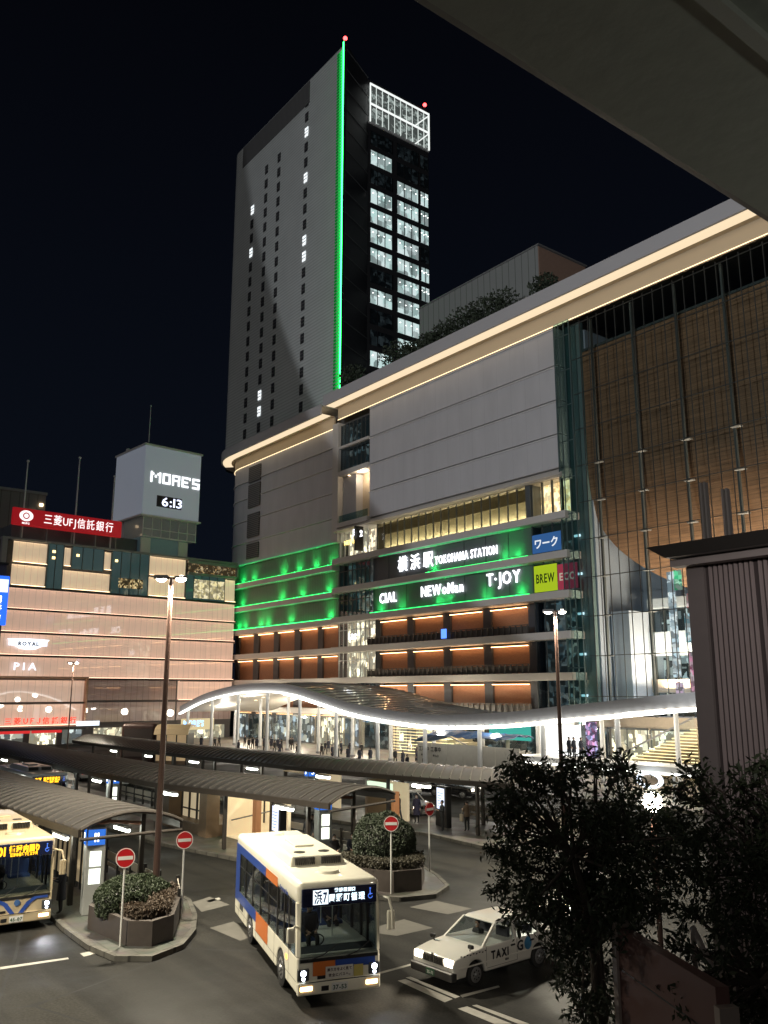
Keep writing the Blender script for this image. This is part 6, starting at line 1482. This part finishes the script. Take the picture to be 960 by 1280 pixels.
# ================================================================== RIGHT SIDE: RIBBED HOUSE, STAIR WALL, OVERHEAD DECK, TREES
rb = thing('ribbed_building', (-3,12,0), 'brown ribbed metal-clad stair house with an overhanging flat roof at the right', 'building', world=True)
M_rib = mat('rib_cladding',(.34,.28,.275),.5,.1,vary=.1,scale=2)
MB().box(-7.68,12.04,0,3.5,17,10.05).build('wall', mat('rib_back',(.07,.055,.055),.5,.1), rb)
mb = MB(); x = -7.36; k = 0
while x < 3.4:
    w_ = .052
    mb.hexa([(x,12.04,0),(x+w_,12.04,0),(x+w_-.012,12.0,0),(x+.012,12.0,0)],[(x,12.04,10.05),(x+w_,12.04,10.05),(x+w_-.012,12.0,10.05),(x+.012,12.0,10.05)]); k += 1
    x += .085 if k % 9 else .13
mb.build('cladding', M_rib, rb); MB().box(-7.72,11.98,0,-7.42,12.06,10.05).build('corner_trim', mat('rib_trim',(.20,.17,.165),.5), rb)
MB().hexa([(-7.8,11.55,10.05),(3.6,11.55,10.05),(3.6,17.2,10.05),(-7.8,17.2,10.05)],[(-8.0,11.35,10.22),(3.6,11.35,10.22),(3.6,17.2,10.22),(-8.0,17.2,10.22)]).build('roof_edge', mat('roof_edge_dark',(.055,.05,.048),.4,.2), rb)
MB().box(-7.85,11.75,9.93,3.6,12.0,10.04).build('soffit_trim', mat('soffit_trim',(.30,.26,.25),.5), rb)
for px in (886, 913):
    p = onY(px, 690, 13.2); pt = onY(px, 602 if px < 900 else 610, 13.2)
    po = thing('roof_post', (p.x,13.2,10.22), 'thin double steel post standing on the ribbed roof, ' + ('left one' if px < 900 else 'right one'), 'post', 'steel posts on the ribbed roof')
    hh = pt.z-10.22; MB().box(-.055,-.05,0,-.02,.05,hh).box(.02,-.05,0,.055,.05,hh).box(-.02,.01,0,.02,.03,hh-.05).build('channel', mat('post_steel',(.35,.32,.30),.4,.4), po); MB().box(-.09,-.08,0,.09,.08,.03).build('foot', M_grey, po)
def CW(X, Y, z=0): return Vector((SH*X-CH*Y, CH*X+SH*Y, z))
pw = thing('stair_wall', CW(2.9,10.9), 'reddish-brown stair side wall with pale edge trim below the tree', 'wall', rz=0)
a = CW(2.85,11.0)-pw.location; b = CW(3.22,8.9)-pw.location; dd = (b-a).normalized(); nn_ = Vector((dd.y,-dd.x,0))
def wl(p, q, w, z0, z1, name, m):
    n2 = nn_*w; MB().hexa([(*(p-n2*.5).xy,z0),(*(q-n2*.5).xy,z0),(*(q+n2*.5).xy,z0),(*(p+n2*.5).xy,z0)],[(*(p-n2*.5).xy,z1),(*(q-n2*.5).xy,z1),(*(q+n2*.5).xy,z1),(*(p+n2*.5).xy,z1)]).build(name, m, pw)
wl(a,b,.14,0,5.25,'wall',mat('stair_wall_red',(.15,.075,.065),.6,vary=.1,scale=2)); wl(a-dd*.12,a-dd*.002,.2,0,5.3,'edge_trim',mat('edge_trim',(.34,.27,.23),.5)); wl(b+dd*.002,b+dd*.1,.2,0,5.1,'edge_trim',MATS['edge_trim'])
for z in (1.6,2.4,3.2,4.0,4.8): wl(a+dd*.003,b-dd*.003,.152,z,z+.015,'joint',M_black)
hrl = thing('handrail', CW(3.5,9.8,5.0), 'pale sloping handrail partly hidden by branches above the stair wall', 'railing')
p1_ = CW(3.55,10.6,5.35)-hrl.location; p2_ = CW(3.75,8.8,4.0)-hrl.location
MB().tube([p1_,p2_],.035,8).tube([p1_+Vector((0,0,-.4)),p2_+Vector((0,0,-.4))],.02,8).build('rail', mat('handrail_pale',(.45,.38,.34),.4), hrl)
for t_u in (0.,.5,1.): q_ = p1_.lerp(p2_,t_u); MB().cyl(q_,(q_.x,q_.y,-5.0),.03,.03,8).build('post', MATS['handrail_pale'], hrl)
# overhead deck
dk = thing('overhead_deck', (2,0,11), 'dark concrete underside of a walkway roof overhead at the top right', 'roof')
MB().box(-4.45,-9,0,5,11.2,.7).build('slab', mat('deck_underside',(.46,.47,.41),.85,vary=.12,scale=7,bump=.25,detail=8), dk)
MB().box(-3.70,-9,-.045,-3.63,11.2,0).build('joint_strip', mat('joint_strip',(.5,.5,.45),.6), dk)
MB().box(-4.5,-9.05,.02,-4.455,11.2,.72).build('edge_trim', M_grey, dk)
for yy in (-8,10.8): MB().box(1.5,yy-.3,-11,2.1,yy+.3,0).build('column', M_conc, dk)

# trees
M_bark = mat('bark',(.06,.045,.035),.85,vary=.3,scale=8,bump=.5)
def leafmat(name, c):
    m = mat(name, c, .55, vary=.5, scale=2.2); b_ = m.node_tree.nodes['Principled BSDF']; b_.inputs['Subsurface Weight'].default_value = 0; b_.inputs['Specular IOR Level'].default_value = .35; return m
M_tl = leafmat('tree_leaf',(.034,.045,.022))
def tree(base, label, clumps, per, seed, r0=.13, fork=None, extra=None):
    rs_ = random.Random(seed); t = thing('street_tree', base, label, 'tree', None); B = Vector(base); loc = []
    mbw = MB(); fk = Vector(fork)-B
    mbw.tube([(0,0,0),(fk.x*.35,fk.y*.3,fk.z*.45),tuple(fk)],[r0,r0*.8,r0*.62],10)
    mains = []
    cs = [(Vector(c)-B, r) for c, r in clumps]
    hubs = []
    for i in range(7):
        c, r = cs[rs_.randrange(len(cs))]; h = fk.lerp(c,.5)+Vector((rs_.uniform(-.1,.1),rs_.uniform(-.1,.1),.1)); hubs.append(h)
        mbw.tube([tuple(fk),tuple(fk.lerp(h,.5)+Vector((0,0,.05))),tuple(h)],[r0*.5,r0*.38,r0*.26],8)
    for c, r in cs:
        h = min(hubs, key=lambda q: (q-c).length); mid = h.lerp(c,.5)+Vector((rs_.uniform(-.12,.12),rs_.uniform(-.12,.12),rs_.uniform(-.02,.14)))
        mbw.tube([tuple(h),tuple(mid),tuple(c)],[r0*.2,r0*.13,r0*.06],5)
        for _ in range(4):
            d_ = Vector((rs_.gauss(0,1),rs_.gauss(0,1),rs_.gauss(0,.8))).normalized()*r; mbw.tube([tuple(c),tuple(c+d_*.9)],[r0*.06,.004],4)
    mbw.build('trunk', M_bark, t, smooth=True)
    mb = MB()
    for c, r in cs:
        n = int(per*(r/.4)**2)
        tw = [Vector((rs_.gauss(0,1),rs_.gauss(0,1),rs_.gauss(0,.75))).normalized() for _ in range(9)]
        for _ in range(n):
            w_ = rs_.choice(tw); f = rs_.random()**.6; p = c+w_*r*f+Vector((rs_.gauss(0,1),rs_.gauss(0,1),rs_.gauss(0,1)))*r*.20
            a_ = (w_*.8+Vector((rs_.gauss(0,1),rs_.gauss(0,1),rs_.gauss(0,1)-.5))*.6).normalized(); b_ = a_.cross(Vector((rs_.gauss(0,1),rs_.gauss(0,1),rs_.gauss(0,1)))).normalized()
            L_ = .043*(.5+1.0*rs_.random()); w2 = L_*.34
            mb.add([p-a_*L_, p-b_*w2-a_*L_*.1, p+a_*L_, p+b_*w2-a_*L_*.1], [(0,1,2,3)])
    mb.build('crown', M_tl, t); return t
def CP(px, py, Y):
    """a point Y metres ahead of the camera, from the bearing read off the photograph"""
    dx = px-480; dy = 640-py; f = FPX*math.cos(PITCH)-dy*math.sin(PITCH); u = FPX*math.sin(PITCH)+dy*math.cos(PITCH); return CW(dx/f*Y, Y, CAMH+u/f*Y)
rt2 = random.Random(77); cl = []
outline = [(668,965,28),(700,985,34),(770,962,24),(745,960,20),(650,1000,34),(725,1020,45),(780,1010,40),(645,1040,34),(690,1060,48),(755,1070,50),(815,1050,40),(640,1085,30),(675,1115,44),(735,1120,46),(790,1110,44),(835,1090,40),(655,1140,26),(700,1150,34),(822,1020,26),
           (770,1160,38),(815,1140,30),(690,1185,20),(720,1180,28),(740,1215,34),(712,1222,22),(760,1250,32),(730,1262,24),(845,1045,30),(690,975,22),(715,955,14),(640,965,12),(625,1010,14),(622,1060,12),(628,1110,14),(792,1200,10)]
for px, py, r in outline:
    for k in range(2):
        Y_ = 12+rt2.uniform(-1.0,1.0); cl.append((tuple(CP(px+rt2.uniform(-6,6), py+rt2.uniform(-6,6), Y_)), max(.22, r/1100*12*1.0)))
bs = CP(757,1275,12.0); tree((bs.x,bs.y,0), 'dark leafy street tree in the right foreground hiding the rear of the taxi', cl, 400, 31, .14, CP(745,1185,12.))
cl = []
outline2 = [(880,1000,34),(925,985,30),(950,1010,36),(890,1050,44),(940,1060,46),(880,1100,40),(930,1120,48),(860,1140,30),(845,985,18),(865,965,10),(955,960,20),(955,1160,40),(905,1165,26),(975,1100,50),(985,1020,44),(990,1190,50),(1010,1120,50),
            (850,1185,16),(880,1195,22),(905,1205,26),(840,1225,18),(870,1250,30),(900,1262,30),(935,1245,30),(960,1270,40),(850,1262,16),(985,1250,44)]
for px, py, r in outline2:
    for k in range(2):
        Y_ = 10.2+rt2.uniform(-.8,.8); cl.append((tuple(CP(px+rt2.uniform(-5,5), py+rt2.uniform(-5,5), Y_)), max(.2, r/1100*10.2)))
bs = CP(1010,1279,9.6); tree((bs.x,bs.y,0), 'dark leafy street tree at the right edge in front of the ribbed building', cl, 320, 32, .13, CP(985,1215,9.7))

# ================================================================== LIGHT, SKY, CAMERA
w = bpy.data.worlds.new('World'); sc.world = w; w.use_nodes = True; nt = w.node_tree; n = nt.nodes; l = nt.links
bg = n['Background']; tc = n.new('ShaderNodeTexCoord'); sp = n.new('ShaderNodeSeparateXYZ'); l.new(tc.outputs['Generated'], sp.inputs[0])
cr_ = n.new('ShaderNodeValToRGB'); cr_.color_ramp.elements[0].position = .0; cr_.color_ramp.elements[0].color = (.0038,.0056,.0105,1); cr_.color_ramp.elements[1].position = .75; cr_.color_ramp.elements[1].color = (.0010,.0012,.0022,1)
l.new(sp.outputs['Z'], cr_.inputs[0]); l.new(cr_.outputs[0], bg.inputs['Color']); bg.inputs['Strength'].default_value = 1.
def sun(name, az, el, s, ang, col):
    d = bpy.data.lights.new(name, 'SUN'); d.energy = s; d.angle = R(ang); d.color = col; o = bpy.data.objects.new(name, d); COL.objects.link(o)
    v = Vector((math.cos(az)*math.cos(el), math.sin(az)*math.cos(el), math.sin(el))); o.rotation_euler = (-v).to_track_quat('-Z','Y').to_euler(); o.location = (0,0,60)
sun('city_glow_sun', R(-62), R(24), .22, 50, (1.,.97,.93))
# flood lamp that washes the upper right of the tower face
FL_ = Vector((-20,-60,30)); dA = (onY(302,205,78)-FL_).normalized(); dC = (onY(434,600,75)-FL_).normalized(); hN = dA.cross(dC).normalized(); hN = hN if hN.x > 0 else -hN
mid = (dA+dC).normalized(); hh_ = R(40); ca_ = math.cos(hh_)/mid.dot(dA); ax_ = mid*ca_+hN*math.sqrt(max(0,1-ca_*ca_))
lamp('plaza_flood','SPOT',tuple(FL_),182000,(.93,.96,1.),.25,tuple(FL_+ax_*100),2*hh_,.035)
lamp('stair_house_fill','SPOT',(-2.0,5.5,10.7),900,(1.,.93,.88),.2,(-4.5,12,9.2),R(80),.9)  # added spot without a fitting, brightens the ribbed wall
lamp('deck_fill_light','SPOT',(1.6,7.5,9.2),115,(.95,1.,.9),.2,(-1.5,3,11),R(150),.8)  # added unseen lamp, lifts the tone of the deck underside
cam = bpy.data.cameras.new('camera'); co = bpy.data.objects.new('camera', cam); COL.objects.link(co); co.location = (0,0,CAMH)
co.rotation_euler = (R(90)+PITCH, 0, math.atan2(CH, SH)); cam.sensor_fit = 'VERTICAL'; cam.sensor_height = 36; cam.lens = 36*FPX/1280; cam.clip_end = 3000; cam.clip_start = .05; sc.camera = co
sc.view_settings.view_transform = 'Standard'; sc.view_settings.look = 'None'; sc.view_settings.exposure = 0; sc.view_settings.gamma = 1
sc.cycles.use_denoising = True; sc.cycles.max_bounces = 6; sc.cycles.transparent_max_bounces = 16; sc.cycles.sample_clamp_indirect = 4; sc.cycles.caustics_reflective = False; sc.cycles.caustics_refractive = False
